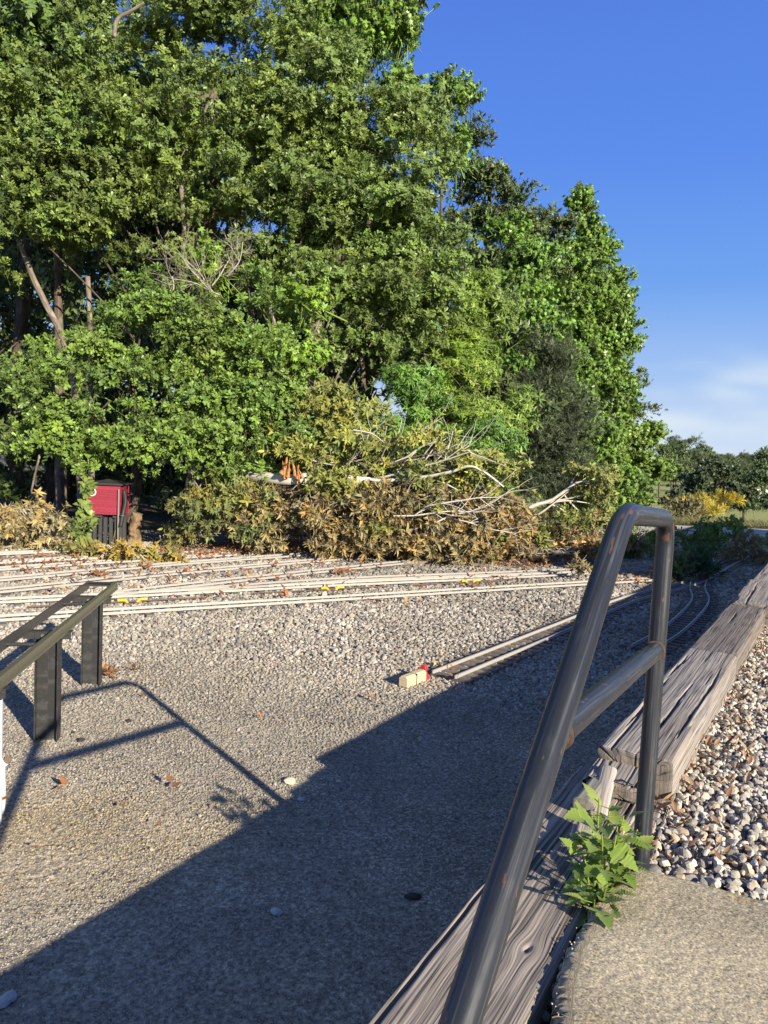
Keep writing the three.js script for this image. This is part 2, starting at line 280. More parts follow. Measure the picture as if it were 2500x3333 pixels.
// ---------------------------------------------------------------- weathered timbers
function tieGeo({ len, w, h, seed, du = .014, dp = .007, knots = [], crack = 1, warm = .4, dark = 0, ragged = .012, bend = 0 }) {
  const per = 2 * (w + h), m = Math.round(per / dp), n = Math.round(len / du), pos = [], idx = [], uv = [], col = [], R = rng(seed);
  const cracks = []; for (let i = 0; i < Math.round(26 * crack * (per / .86)); i++) { const big = R() < .3; cracks.push([R() * per, R() * len, (.12 + .5 * R() * R()) * (big ? 1.6 : 1), big ? .0026 + .0026 * R() : .0013 + .001 * R(), (big ? .012 + .018 * R() : .004 + .004 * R()), R() * 50]); }
  const prof = [];   // walk of the section, starting at the lower corner: bottom, one side, top, other side
  for (let k = 0; k < m; k++) {
    let s = k / m * per, y, z, ny, nz; const r = .014;
    if (s < w) { z = -w / 2 + s; y = 0; ny = -1; nz = 0; } else if (s < w + h) { z = w / 2; y = s - w; ny = 0; nz = 1; } else if (s < 2 * w + h) { z = w / 2 - (s - w - h); y = h; ny = 1; nz = 0; } else { z = -w / 2; y = h - (s - 2 * w - h); ny = 0; nz = -1; }
    const iz = clamp(z, -w / 2 + r, w / 2 - r), iy = clamp(y, r, h - r), dz = z - iz, dy = y - iy, l = Math.hypot(dz, dy);
    if (dz && dy) { z = iz + dz / l * r; y = iy + dy / l * r; nz = dz / l; ny = dy / l; }
    prof.push([y, z, ny, nz, s]);
  }
  for (let i = 0; i <= n; i++) for (let k = 0; k < m; k++) {
    const [y, z, ny, nz, s] = prof[k]; let x = i / n * len;
    let q = s + .009 * (vn(x * 1.3 + seed, s * 4 + seed) - .5) + .0016 * (vn(x * 7 + seed, s * 20) - .5), kn = 0;
    for (const [kx, ks, kr] of knots) { const dx = (x - kx) / (kr * 2.6), ds = s - ks, e = Math.exp(-dx * dx - (ds / (kr * 1.7)) ** 2); q += ds * e * -.8; kn = Math.max(kn, Math.exp(-(((x - kx) / (kr * .42)) ** 2) - (ds / (kr * .30)) ** 2)); }
    let d = .0014 * (vn(x * 3 + seed, q * 190) - .5) + .0026 * (vn(x * 1.7 + 7, q * 26 + seed) - .5) - kn * .02, deep = 0;
    for (const [cs, cx, cl, cw, cd, ph] of cracks) { const ax = Math.abs(x - cx); if (ax > cl) continue; let e = Math.abs(q - cs - .012 * (vn(x * 2.6 + ph, 3.3) - .5) - .004 * (vn(x * 13 + ph, 7.3) - .5)); if (e > per / 2) e = per - e; const tp = 1 - (ax / cl) ** 2, w = cw * (.35 + .65 * tp); if (e < w * 2.2) deep = Math.max(deep, cd * tp * Math.exp(-((e / w) ** 2))); }
    d -= deep;
    const low = .006 * (vn(x * 1.6 + seed * 2, s * 4) - .5); const corner = ny && nz ? 1 : 0; d += low - corner * .010 * sst(.5, .85, vn(x * 4 + seed, s * 9)) * crack;
    const endJ = (i === 0 ? -1 : i === n ? 1 : 0) * ragged * vn(y * 40 + seed, z * 60 + i);
    pos.push(x - endJ + (i === 0 || i === n ? 0 : 0), y + ny * d + bend * Math.sin(x / len * Math.PI), z + nz * d); uv.push(x / 2.75, q / .92);
    const g1 = vn(x * .9 + seed, q * 46 + 3), g2 = vn(x * 2.2 + seed, q * 140 + 9), tw = clamp(warm - .12 + .8 * (fbm(x * 1.5 + seed * 4, s * 7 + 2, 0, 3) - .5)), kt = (.70 + .3 * g1 + .25 * (g2 - .5)) * (1 - dark * .5);
    col.push(lerp(.36, .43, tw) * kt, lerp(.335, .355, tw) * kt, lerp(.315, .285, tw) * kt);
    if (i) { const c0 = (i - 1) * m + k, c1 = (i - 1) * m + (k + 1) % m; idx.push(c0, c0 + m, c1, c1, c0 + m, c1 + m); }
  }
  for (const [i, f] of [[0, 1], [n, -1]]) {   // end grain: rings drawn in to the heart
    let prev = i * m, c0 = 0;
    for (let L = 1; L <= 5; L++) {
      const t = 1 - L / 5, at = pos.length / 3;
      for (let k = 0; k < m; k++) {
        const b = (i * m + k) * 3, X = pos[b], Y = lerp(h * .48, pos[b + 1], t), Z = lerp(0, pos[b + 2], t), cr = sst(.07, 0, Math.abs(vn(Math.atan2(Y - h * .5, Z) * 3 + seed, 2.2) - .5));
        pos.push((i ? len : 0) + f * (.004 * vn(Y * 70, Z * 70 + seed) + .012 * cr * t * crack), Y, Z); uv.push(Y * 1.6, Z * 8); const kk = .6 + .5 * vn(Math.hypot(Y - h * .5, Z) * 160, 3 + seed); col.push(.31 * kk * (1 - dark * .5), .27 * kk * (1 - dark * .5), .23 * kk * (1 - dark * .5));
        const a0 = prev + k, a1 = prev + (k + 1) % m, b0 = at + k, b1 = at + (k + 1) % m; i ? idx.push(a0, b0, a1, a1, b0, b1) : idx.push(a0, a1, b0, a1, b1, b0);
      }
      prev = at;
    }
  }
  return geo(pos, idx, uv, col);
}
const woodMap = tex8(1024, 1024, (u, v) => { const w = .3 * vn(u * 8, v * 7) + .05 * vn(u * 30, v * 22), a = vn(u * 9 + 3, v * 215 + w * 7), b = vn(u * 22, v * 480 + w * 12), dk = sst(.32, .12, a) * .26 + sst(.3, .1, b) * .2; const k = clamp(.80 + .22 * (b - .5) + .16 * (a - .5) - dk); return [k, k * .985, k * .965]; }, true);
const woodMat = std(rgb(1.25, 1.25, 1.25), .92, { vertexColors: true, map: woodMap, bumpMap: grainTex, bumpScale: .0022 });
function tie(label, left0, left1, top, o) {   // left0 -> left1: the yard-side top edge, near end first
  const dir = V(left1.x - left0.x, 0, left1.z - left0.z), len = dir.length(); dir.normalize();
  const m = tag(mesh(o.name || 'railroad_tie', tieGeo({ len, ...o }), woodMat), label, o.category || 'timber', o.group === undefined ? 'railroad ties edging the upper level' : o.group);
  const side = V(-dir.z, 0, dir.x);   // to the terrace
  m.position.copy(left0).addScaledVector(side, o.w / 2); m.position.y = top - o.h; m.rotation.y = Math.atan2(-dir.z, dir.x); return m;
}
const nearDir = V(.489, 0, -.872);
tie('long weathered grey and tan tie with a knot, under the slanting handrail', V(-.52, 0, -.36), V(.715, 0, -2.565), .55, { w: .245, h: .185, seed: 3, du: .009, dp: .0024, knots: [[1.44, .245 + .185 + .07, .017]], crack: 1.1, warm: .52 });
tie('wide grey split tie lying directly behind the upright handrail post', wall.A0, wall.A1.clone().addScaledVector(wall.A1.clone().sub(wall.A0).normalize(), -.004), TIE, { w: .235, h: .18, seed: 8, du: .012, dp: .003, crack: 1.15, warm: .3 });
tie('dark brown weathered tie butted end to end between two greyer ties', wall.A1.clone(), wall.B1.clone().addScaledVector(wall.B1.clone().sub(wall.A1).normalize(), -.02), TIE - .002, { w: .235, h: .18, seed: 15, du: .014, dp: .0035, crack: 1, warm: .62, dark: .8 });
{
  const c0 = G(2384, 1957, .66), c1 = G(2436, 1884, .66);
  tie('pale split tie sitting a little higher past the dark brown one', c0, c1, .66, { w: .25, h: .19, seed: 22, dp: .004, crack: 1.3, warm: .4 });
  const d0 = c1.clone().add(V(.05, 0, -.06)), d1 = G(2530, 1795, .63);
  tie('grey tie most distant along the edge of the upper level', d0, d1, .63, { w: .24, h: .18, seed: 27, dp: .005, crack: 1, warm: .35 });
}
// broken upper piece, back timber and loose offcuts by the post
{
  const a = G(1897, 2524, .602), b = G(1948, 2456, .602);
  tie('short broken piece of tie wedged under the end of the upper timbers', a, b.clone().addScaledVector(b.clone().sub(a), .12), .602, { name: 'broken_timber', w: .185, h: .052, seed: 33, du: .006, dp: .0035, crack: 1.6, ragged: .05, warm: .45, group: null });
  const c = G(1960, 2790, .50), d = G(2040, 2575, .50);
  tie('low cracked timber between the near tie and the post foot', V(.60, 0, -2.0), V(.815, 0, -2.43), .515, { name: 'back_timber', w: .15, h: .155, seed: 36, du: .007, dp: .0045, crack: 1.5, warm: .55, group: null });
  const pale = std(rgb(1, 1, 1), .9, { vertexColors: true, bumpMap: grainTex, bumpScale: .002 });
  const off = (name, label, p, turn, l, w, h, seed, tint, tilt = 0) => { const g = tieGeo({ len: l, w, h, seed, du: .006, dp: .004, crack: .25, warm: .45, ragged: .003 }), cc = g.attributes.color; for (let i = 0; i < cc.count; i++) cc.setXYZ(i, cc.getX(i) * tint[0], cc.getY(i) * tint[1], cc.getZ(i) * tint[2]); const m = tag(mesh(name, g, pale), label, 'lumber'); m.position.copy(p); m.rotation.set(0, turn, tilt, 'YXZ'); return m; };
  const tn = Math.atan2(.872, .489);
  off('lumber_offcut', 'grey green square offcut lying on the near tie, half in shade', G(1895, 2655, .551), tn - .02, .17, .062, .05, 51, [.72, .78, .70]);
  off('pale_board', 'pale narrow board propped flat against the broken timber', G(1945, 2665, .556), tn + .12, .26, .055, .022, 52, [1.12, 1.1, 1.08], .17);
  off('lumber_block', 'small cream wooden block half hidden behind the weed', G(1893, 2760, .551), tn + .15, .07, .06, .036, 53, [1.3, 1.25, 1.05]);
}

// ---------------------------------------------------------------- handrail
{
  const rail = thing('handrail', 'bent black steel pipe handrail, rusty at its bends, standing by the landing', 'handrail');
  const u = V(-Math.sin(28 * Math.PI / 180), 0, Math.cos(28 * Math.PI / 180)), base = G(2085, 2790, .57), r = .0218;
  const eye = camera.position, nn = V(u.z, 0, -u.x), hit = (px, py) => { const d = ray(px, py); return eye.clone().addScaledVector(d, base.clone().sub(eye).dot(nn) / d.dot(nn)); };
  const topPost = V(base.x, 0, base.z); const tp = hit(2172, 1688); const bend = hit(2030, 1672), low = hit(1497, 3333), foot = low.clone().addScaledVector(low.clone().sub(bend).normalize(), .55);
  const ptop = V(lerp(base.x, tp.x, .85), tp.y, lerp(base.z, tp.z, .85));
  const P = [];
  const line = (a, b) => { const n = Math.max(2, Math.ceil(a.distanceTo(b) / .02)); for (let i = 0; i < n; i++) P.push(a.clone().lerp(b, i / n)); };
  const arc = (a, c, b) => { for (let i = 0; i < 14; i++) { const t = i / 14; P.push(a.clone().multiplyScalar((1 - t) ** 2).addScaledVector(c, 2 * t * (1 - t)).addScaledVector(b, t * t)); } };
  const toward = (a, b, d) => a.clone().addScaledVector(b.clone().sub(a).normalize(), d);
  const b0 = V(base.x, .46, base.z), k = .075, kb = .075, end = V(foot.x, foot.y - .5, foot.z);
  const q1 = toward(ptop, b0, k), q2 = toward(ptop, bend, k), q3 = toward(bend, ptop, kb), q4 = toward(bend, foot, kb);
  line(b0, q1); arc(q1, ptop, q2); line(q2, q3); arc(q3, bend, q4); line(q4, toward(foot, bend, .07)); arc(toward(foot, bend, .07), foot, toward(foot, end, .07)); line(toward(foot, end, .07), end); P.push(end);
  const pipe = (pts, rad, sides = 40) => {
    const pos = [], idx = [], uv = [], nrm = []; let nv = V(.31, .2, .9), L = 0;
    pts.forEach((p, i) => {
      const t = (i < pts.length - 1 ? pts[i + 1].clone().sub(p) : p.clone().sub(pts[i - 1])).normalize(); if (i) { t.add(p.clone().sub(pts[i - 1]).normalize()).normalize(); L += p.distanceTo(pts[i - 1]); }
      nv.addScaledVector(t, -nv.dot(t)).normalize(); const bv = t.clone().cross(nv);
      for (let s = 0; s <= sides; s++) { const a = s / sides * Math.PI * 2, d = nv.clone().multiplyScalar(Math.cos(a)).addScaledVector(bv, Math.sin(a)); const q = p.clone().addScaledVector(d, rad); pos.push(q.x, q.y, q.z); nrm.push(d.x, d.y, d.z); uv.push(L / 3.2, s / sides); if (i && s < sides) { const c = (i - 1) * (sides + 1) + s, e = c + sides + 1; idx.push(c, c + 1, e, c + 1, e + 1, e); } }
    });
    const g = geo(pos, idx, uv); g.setAttribute('normal', new THREE.Float32BufferAttribute(nrm, 3)); return { g, L };
  };
  const bent = pipe(P, r); const lens = [0]; for (let i = 1; i < P.length; i++) lens.push(lens[i - 1] + P[i].distanceTo(P[i - 1]));
  const atL = p => { let b = 0, bd = 9; P.forEach((q, i) => { const d = q.distanceTo(p); if (d < bd) { bd = d; b = i; } }); return lens[b] / 3.2; };
  const rustAt = [[atL(ptop), .62], [atL(bend), .55], [atL(hit(2150, 2110)), .3]];
  const wear = (U, Vv) => { const x = U * 3.2, a = Vv * Math.PI * 2, cy = Math.cos(a), sy = Math.sin(a); return { x, n: fbm(x * 14, cy * 1.6 + 5, sy * 1.6 + 5, 4), f: fbm(x * 60, cy * 5 + 5, sy * 5 + 5, 3), s: fbm(x * 5 + 9, cy * 7 + 9, sy * 7 + 9, 3), c: fbm(x * 30 + 3, cy * 2.2 + 19, sy * 2.2 + 19, 3) }; };
  const painted = tex8(2048, 256, (U, Vv) => {
    const w = wear(U, Vv); let nr = .0; for (const [l, k2] of rustAt) nr = Math.max(nr, k2 * Math.exp(-((((U - l) * 3.2) / .075) ** 2)));
    const scuff = sst(.52, .75, w.s) * .75 + .3 * sst(.55, .8, w.n), ru = Math.max(sst(.66, .78, w.c * .8 + nr * .38), sst(.785, .80, w.c));
    const base = [.018, .021, .027], sc = [.055, .061, .067], rust = [.115 * (.5 + .9 * w.f), .056 * (.5 + .9 * w.f), .034 * (.5 + .9 * w.f)];
    return base.map((q, i) => l2s(lerp(lerp(q, sc[i], scuff), rust[i], ru * .85)));
  }, true);
  const rough = tex8(1024, 128, (U, Vv) => { const w = wear(U, Vv); return .27 + .26 * w.s + .22 * sst(.55, .8, w.n); });
  const bump = tex8(1024, 128, (U, Vv) => { const w = wear(U, Vv); return .5 * w.f + .5 * w.n; });
  const paint = std(rgb(1, 1, 1), 1, { map: painted, roughnessMap: rough, bumpMap: bump, bumpScale: .0006 });
  mesh('bent_pipe', bent.g, paint, rail);
  const j0 = hit(2140, 2110), onSlope = (() => { let b = null, e = 1e9; for (let i = 0; i <= 400; i++) { const p = bend.clone().lerp(low, i / 400), c = p.clone().sub(eye), y = PH / 2 - FOC * c.dot(camU) / c.dot(camF); if (Math.abs(y - 2400) < e) { e = Math.abs(y - 2400); b = p; } } return b; })(), j1 = V(base.x, j0.y, base.z).lerp(j0, .5);
  const cross = []; for (let i = 0; i <= 30; i++) cross.push(j1.clone().lerp(onSlope, i / 30));
  mesh('crossbar', pipe(cross, r * .98).g, paint, rail);
  const weldMat = std(rgb(.10, .06, .045), .6, { bumpMap: speckTex, bumpScale: .003 });
  for (const [p, f] of [[j1, 1], [onSlope, -1]]) { const d = onSlope.clone().sub(j1).normalize(), t = new THREE.TorusGeometry(r * 1.0, .0042, 8, 36); const q = t.attributes.position; for (let i = 0; i < q.count; i++) { const w = .0016 * (vn(i * .7, 3.3) - .5); q.setXYZ(i, q.getX(i) + w, q.getY(i) - w, q.getZ(i) + w); } t.computeVertexNormals(); const m = mesh('weld', t, weldMat, rail); m.quaternion.setFromUnitVectors(V(0, 0, 1), d); m.position.copy(p).addScaledVector(d, f * r * 1.02); }
}

// ---------------------------------------------------------------- miniature tracks
const railMat = std(rgb(.40, .38, .345), .5, { metalness: .25, bumpMap: speckTex, bumpScale: .0008 });
const railOld = std(rgb(.36, .34, .31), .55, { metalness: .4 });
const tieWood = [std(rgb(.145, .125, .105), .95), std(rgb(.18, .15, .12), .95), std(rgb(.115, .10, .09), .95)];
const RAILP = [[-.0085, 0], [.0085, 0], [.0085, .003], [.0025, .006], [.0025, .015], [.006, .0175], [.006, .024], [-.006, .024], [-.006, .0175], [-.0025, .015], [-.0025, .006], [-.0085, .003]];
const tieBox = new THREE.BoxGeometry(.40, .035, .055);
function track(label, pts, o = {}) {
  const t = thing('miniature_track', label, 'railway track', o.group === undefined ? 'tracks of the miniature railway yard' : o.group);
  const curve = new THREE.CatmullRomCurve3(pts.map(p => V(p.x, o.y ?? .028, p.z)), false, 'centripetal'), L = curve.getLength(), n = Math.max(8, Math.ceil(L / .15)), c = curve.getSpacedPoints(n), R = rng(o.seed || 5);
  const sideAt = i => { const d = c[Math.min(n, i + 1)].clone().sub(c[Math.max(0, i - 1)]); return V(-d.z, 0, d.x).normalize(); };
  for (const s of [-1, 1]) mesh('rail', sweep(c.map((p, i) => p.clone().addScaledVector(sideAt(i), s * (o.gauge || .185) / 2).add(V(0, .002 * (vn(i * .4, s + 9) - .5), 0))), RAILP), o.mat || railMat, t);
  const sp = o.ties || .12, k = Math.floor(L / sp);
  for (let i = 0; i < k; i++) { const u = (i + .5) / k, p = curve.getPointAt(u), d = curve.getTangentAt(u), m = mesh('tie', tieBox, tieWood[R() * 3 | 0], t); m.position.set(p.x, (o.y ?? .028) - .0185 - .004 * R(), p.z); m.rotation.y = Math.atan2(-d.z, d.x) + Math.PI / 2 + (R() - .5) * .05; }
  return t;
}
const gp = l => l.map(q => G(q[0], q[1]));
const N1 = gp([[1443, 2215], [1865, 2040], [2050, 1961], [2192, 1924], [2275, 1896], [2355, 1850], [2420, 1815]]);
track('short silver siding with dark ties ending at a wooden block in the gravel', N1, { seed: 2, ties: .125, y: .031 });
track('curving track in the wall shade, nearest the timbers', gp([[2090, 2125], [2182, 2069], [2267, 1986], [2280, 1955], [2270, 1927], [2273, 1903], [2284, 1890]]).concat([N1[4].clone().add(V(.35, 0, -.6))]), { seed: 3, ties: .125, y: .031 });
const Ta = gp([[0, 2026], [500, 1995], [1100, 1958], [1650, 1923], [2050, 1898], [2250, 1886]]); Ta.unshift(V(-6.5, 0, -4.6));
track('white railed yard track nearest the gravel clearing, running behind the trestle', Ta, { seed: 4, ties: .3 });
const Tb = gp([[0, 1968], [500, 1943], [1100, 1911], [1650, 1886], [2100, 1860]]); Tb.unshift(V(-6.5, 0, -5.5));
track('bright yard track with the yellow switch levers beside it', Tb, { seed: 6, ties: .3 });
track('silver track branching off beyond the yellow switch levers', gp([[300, 1953], [500, 1928], [1100, 1861], [1400, 1830], [1560, 1813]]), { seed: 7, ties: .3 });
track('silver branch track closing up to the bright track near the fallen log', gp([[600, 1934], [1100, 1897], [1650, 1874], [1900, 1862], [2100, 1846]]), { seed: 12, ties: .3, mat: railOld });
const Tc = gp([[0, 1934], [500, 1881], [1100, 1826]]); Tc.unshift(V(-6.5, 0, -4.9));
track('silver track third out from the gravel clearing, passing the trestle end', Tc, { seed: 8, ties: .3 });
const Td = gp([[0, 1896], [500, 1850], [990, 1812]]); Td.unshift(V(-6.6, 0, -5.6));
track('dull silver track running under the dry orange leaves', Td, { seed: 9, ties: .3 });
const Te = gp([[0, 1861], [500, 1828], [760, 1812]]); Te.unshift(V(-6.8, 0, -6.6));
track('silver track partly covered by the olive cut branches', Te, { seed: 10, ties: .3 });
const Tf = gp([[0, 1839], [250, 1826], [640, 1806]]); Tf.unshift(V(-6.8, 0, -7.4));
track('silver track ending in brush just before the red water tank', Tf, { seed: 11, ties: .3 });
const Tg = gp([[0, 1811], [220, 1800], [520, 1788]]); Tg.unshift(V(-7, 0, -8.4));
track('outermost silver track against the trees by the red water tank', Tg, { seed: 13, ties: .3 });
// switch levers
{
  const yel = std(rgb(.62, .42, .02), .5), rodM = std(rgb(.10, .07, .055), .7);
  for (const [px, py, w, lab] of [[430, 1967, 60, 'pair of yellow switch levers beside the end of the trestle'], [1080, 1926, 48, 'pair of yellow switch levers in the middle of the yard'], [1530, 1902, 36, 'pair of yellow switch levers near the fallen log']]) {
    const t = thing('track_switch', lab, 'switch lever', 'yellow switch levers along the bright track'), p = G(px, py), d = V(.86, 0, -.5);
    t.position.copy(p); t.rotation.y = Math.atan2(.5, .86);
    mesh('rod', new THREE.CylinderGeometry(.009, .009, 1.7, 8).rotateZ(Math.PI / 2).translate(-.1, .03, 0), rodM, t);
    mesh('rod_plate', box(.16, .012, .09, 0, .012, 0), rodM, t);
    for (const s of [-1, 1]) mesh('lever', limb([V(s * .045, .02, 0), V(s * .07, .045, .005), V(s * .145, .05, .01)], .014, .017, 8), yel, t);
  }
}
// wooden stop with its red bumper
{
  const t = thing('track_stop', 'pale wooden block with a red iron bumper at the end of the siding', 'track stop'), d = N1[1].clone().sub(N1[0]).normalize();
  const a = Math.atan2(-d.z, d.x), p = G(1372, 2213); t.position.copy(p); t.rotation.y = a;
  const wm = std(rgb(.55, .43, .26), .85, { bumpMap: grainTex, bumpScale: .003 }), red = std(rgb(.42, .03, .03), .55), dk = std(rgb(.03, .03, .03), .7);
  const blk = (x, l) => new THREE.ExtrudeGeometry(new THREE.Shape([[-.032, 0], [.032, 0], [.032, .055], [.018, .068], [-.018, .068], [-.032, .055]].map(q => new THREE.Vector2(...q))), { depth: l, bevelEnabled: true, bevelSize: .003, bevelThickness: .003, bevelSegments: 2 }).rotateY(Math.PI / 2).translate(x, .004, 0);
  mesh('block', blk(-.235, .11), wm, t); mesh('block', blk(-.112, .115), wm, t);
  mesh('strap', box(.012, .072, .07, -.119, .038, 0), dk, t);
  const bump = new THREE.Shape(); bump.moveTo(-.03, 0); bump.lineTo(.03, 0); bump.lineTo(.032, .03); bump.quadraticCurveTo(.012, .036, .012, .06); bump.absarc(0, .078, .02, -.8, Math.PI + .8, false); bump.quadraticCurveTo(-.012, .036, -.032, .03);
  mesh('bumper', new THREE.ExtrudeGeometry(bump, { depth: .028, bevelEnabled: true, bevelSize: .004, bevelThickness: .004, bevelSegments: 2 }).rotateY(Math.PI / 2).translate(.012, .004, 0), red, t);
  mesh('bumper_foot', box(.05, .012, .05, .05, .008, .0), red, t);
  const sh = tag(mesh('wood_chip', box(.03, .03, .022), wm), 'small square wood chip standing in gravel behind the red bumper', 'wood chip'); sh.position.copy(G(1412, 2168)).add(V(0, .025, 0)); sh.rotation.set(.3, .6, .2);
}

// ---------------------------------------------------------------- raised steel trestle
{
  const t = thing('steel_trestle', 'raised black steel trestle of two rails on beam posts', 'trestle');
  const a = V(-1.855, 0, -4.91), b = V(-1.715, 0, -3.94), dir = b.clone().sub(a).normalize(), side = V(dir.z, 0, -dir.x), yaw = Math.atan2(dir.x, dir.z);
  const ibeam = new THREE.Shape(); const W2 = .058, Dp = .036, tk = .005; [[-W2, -Dp], [-W2 + tk, -Dp], [-W2 + tk, -tk / 2], [W2 - tk, -tk / 2], [W2 - tk, -Dp], [W2, -Dp], [W2, Dp], [W2 - tk, Dp], [W2 - tk, tk / 2], [-W2 + tk, tk / 2], [-W2 + tk, Dp], [-W2, Dp]].forEach((q, i) => i ? ibeam.lineTo(...q) : ibeam.moveTo(...q));
  const pm = tex8(256, 512, (u, v) => { const n = fbm(u * 7, v * 30, 0, 4), f = fbm(u * 60, v * 60 + 4, 0, 3); const k = .024 + .02 * sst(.5, .75, n) + .02 * sst(.68, .8, f), ru = sst(.7, .78, fbm(u * 13 + 5, v * 26, 0, 3)) * .12; return [l2s(lerp(k, .13, ru)), l2s(lerp(k * 1.01, .06, ru)), l2s(lerp(k, .03, ru))]; }, true);
  const steel = std(rgb(1, 1, 1), .5, { map: pm }), top = .61;
  const beamG = new THREE.ExtrudeGeometry(ibeam, { depth: .575 + .05, bevelEnabled: false }).rotateX(-Math.PI / 2).translate(0, -.05, 0);
  for (const k of [0, 1, 2]) {
    const p = a.clone().addScaledVector(dir, .98 * k), g = mesh('post', beamG, steel, t); g.position.copy(p); g.rotation.y = yaw;
    const br = mesh('bracket', mergeGeometries([box(.235, .006, .05, 0, .578, 0), box(.235, .034, .006, 0, .560, .026)]), steel, t); br.position.copy(p); br.rotation.y = yaw;
    const bolt = mesh('bolt', new THREE.CylinderGeometry(.009, .009, .012, 6).rotateX(Math.PI / 2).translate(-.02, .562, .034), std(rgb(.2, .19, .17), .5, { metalness: .6 }), t); bolt.position.copy(p); bolt.rotation.y = yaw;
    const rod = mesh('spreader_rod', new THREE.CylinderGeometry(.0095, .0095, .18, 12).rotateZ(Math.PI / 2).translate(0, .603, .38), steel, t); rod.position.copy(p); rod.rotation.y = yaw;
  }
  const s0 = a.clone().addScaledVector(dir, -.27), s1 = a.clone().addScaledVector(dir, 4.2);
  const P = (k, y) => [s0, s1].map(q => q.clone().addScaledVector(side, k).setY(y));
  const olive = tex8(512, 64, (u, v) => { const n = fbm(u * 40, v * 5, 0, 4); const k = .06 + .09 * n; return [l2s(k * 1.08), l2s(k), l2s(k * .72)]; }, true);
  const left = s0.clone().dot(side) > 0 ? 1 : -1;
  const wx = V(1, 0, 0).dot(side) > 0 ? -1 : 1;   // the side towards lower x
  mesh('flat_rail', sweep(P(wx * .088, .582), [[-.004, 0], [.004, 0], [.004, .052], [-.004, .052]]), std(rgb(.075, .072, .066), .42, { metalness: .3 }), t);
  const gR = sweep(P(-wx * .088, .580), [[-.016, 0], [.016, 0], [.016, .008], [.006, .014], [.006, .032], [.014, .038], [.012, .052], [-.012, .052], [-.014, .038], [-.006, .032], [-.006, .014], [-.016, .008]]);
  mesh('head_rail', gR, std(rgb(.17, .16, .11), .35, { metalness: .45 }), t);
  const eb = mesh('end_bar', mergeGeometries([box(.20, .032, .006, 0, .612, -.004), box(.20, .006, .03, 0, .625, .012)]), steel, t); eb.position.copy(s0); eb.rotation.y = yaw;
  const st = mesh('stub', new THREE.CylinderGeometry(.0075, .0075, .045, 10).rotateZ(Math.PI / 2).translate(-wx * -.12, .60, .03), steel, t); st.position.copy(s0); st.rotation.y = yaw;
}
// pieces cut by the picture's edge
{
  const w = thing('white_pipe', 'white painted rusty pipe standing at the extreme edge beside the trestle', 'pipe');
  const p = D(-2, 2690, 3.1), wm = tex8(128, 256, (u, v) => { const r = sst(.62, .72, fbm(u * 5, v * 16, 0, 3)); return [lerp(.86, .45, r), lerp(.84, .25, r), lerp(.8, .15, r)]; }, true), top = D(3, 2488, 3.1);
  mesh('upright', limb([V(p.x - .02, -.02, p.z), V(lerp(p.x, top.x, .5), p.y * .5 + top.y * .2, p.z), top], .017, .017, 16), std(rgb(.9, .9, .9), .5, { map: wm }), w);
  mesh('elbow', limb([top.clone().add(V(-.003, -.012, 0)), top.clone().add(V(.004, .004, 0)), top.clone().add(V(.02, .016, 0))], .0185, .0175, 16), std(rgb(.85, .84, .8), .5), w);
  mesh('open_end', new THREE.CylinderGeometry(.0165, .0165, .012, 16).rotateZ(-.85).translate(top.x + .026, top.y + .021, top.z), std(rgb(.17, .13, .09), .8), w);
  const b = tag(mesh('grey_board', box(.05, .17, .02), std(rgb(.5, .53, .58), .6)), 'pale grey board at the extreme edge under the trestle', 'board'); b.position.copy(D(-14, 2345, 3.02)); b.rotation.y = .3;
  const pb = b.position.clone(); b.geometry = box(.05, pb.y + .085, .02, 0, (.085 - pb.y) / 2, 0);
}

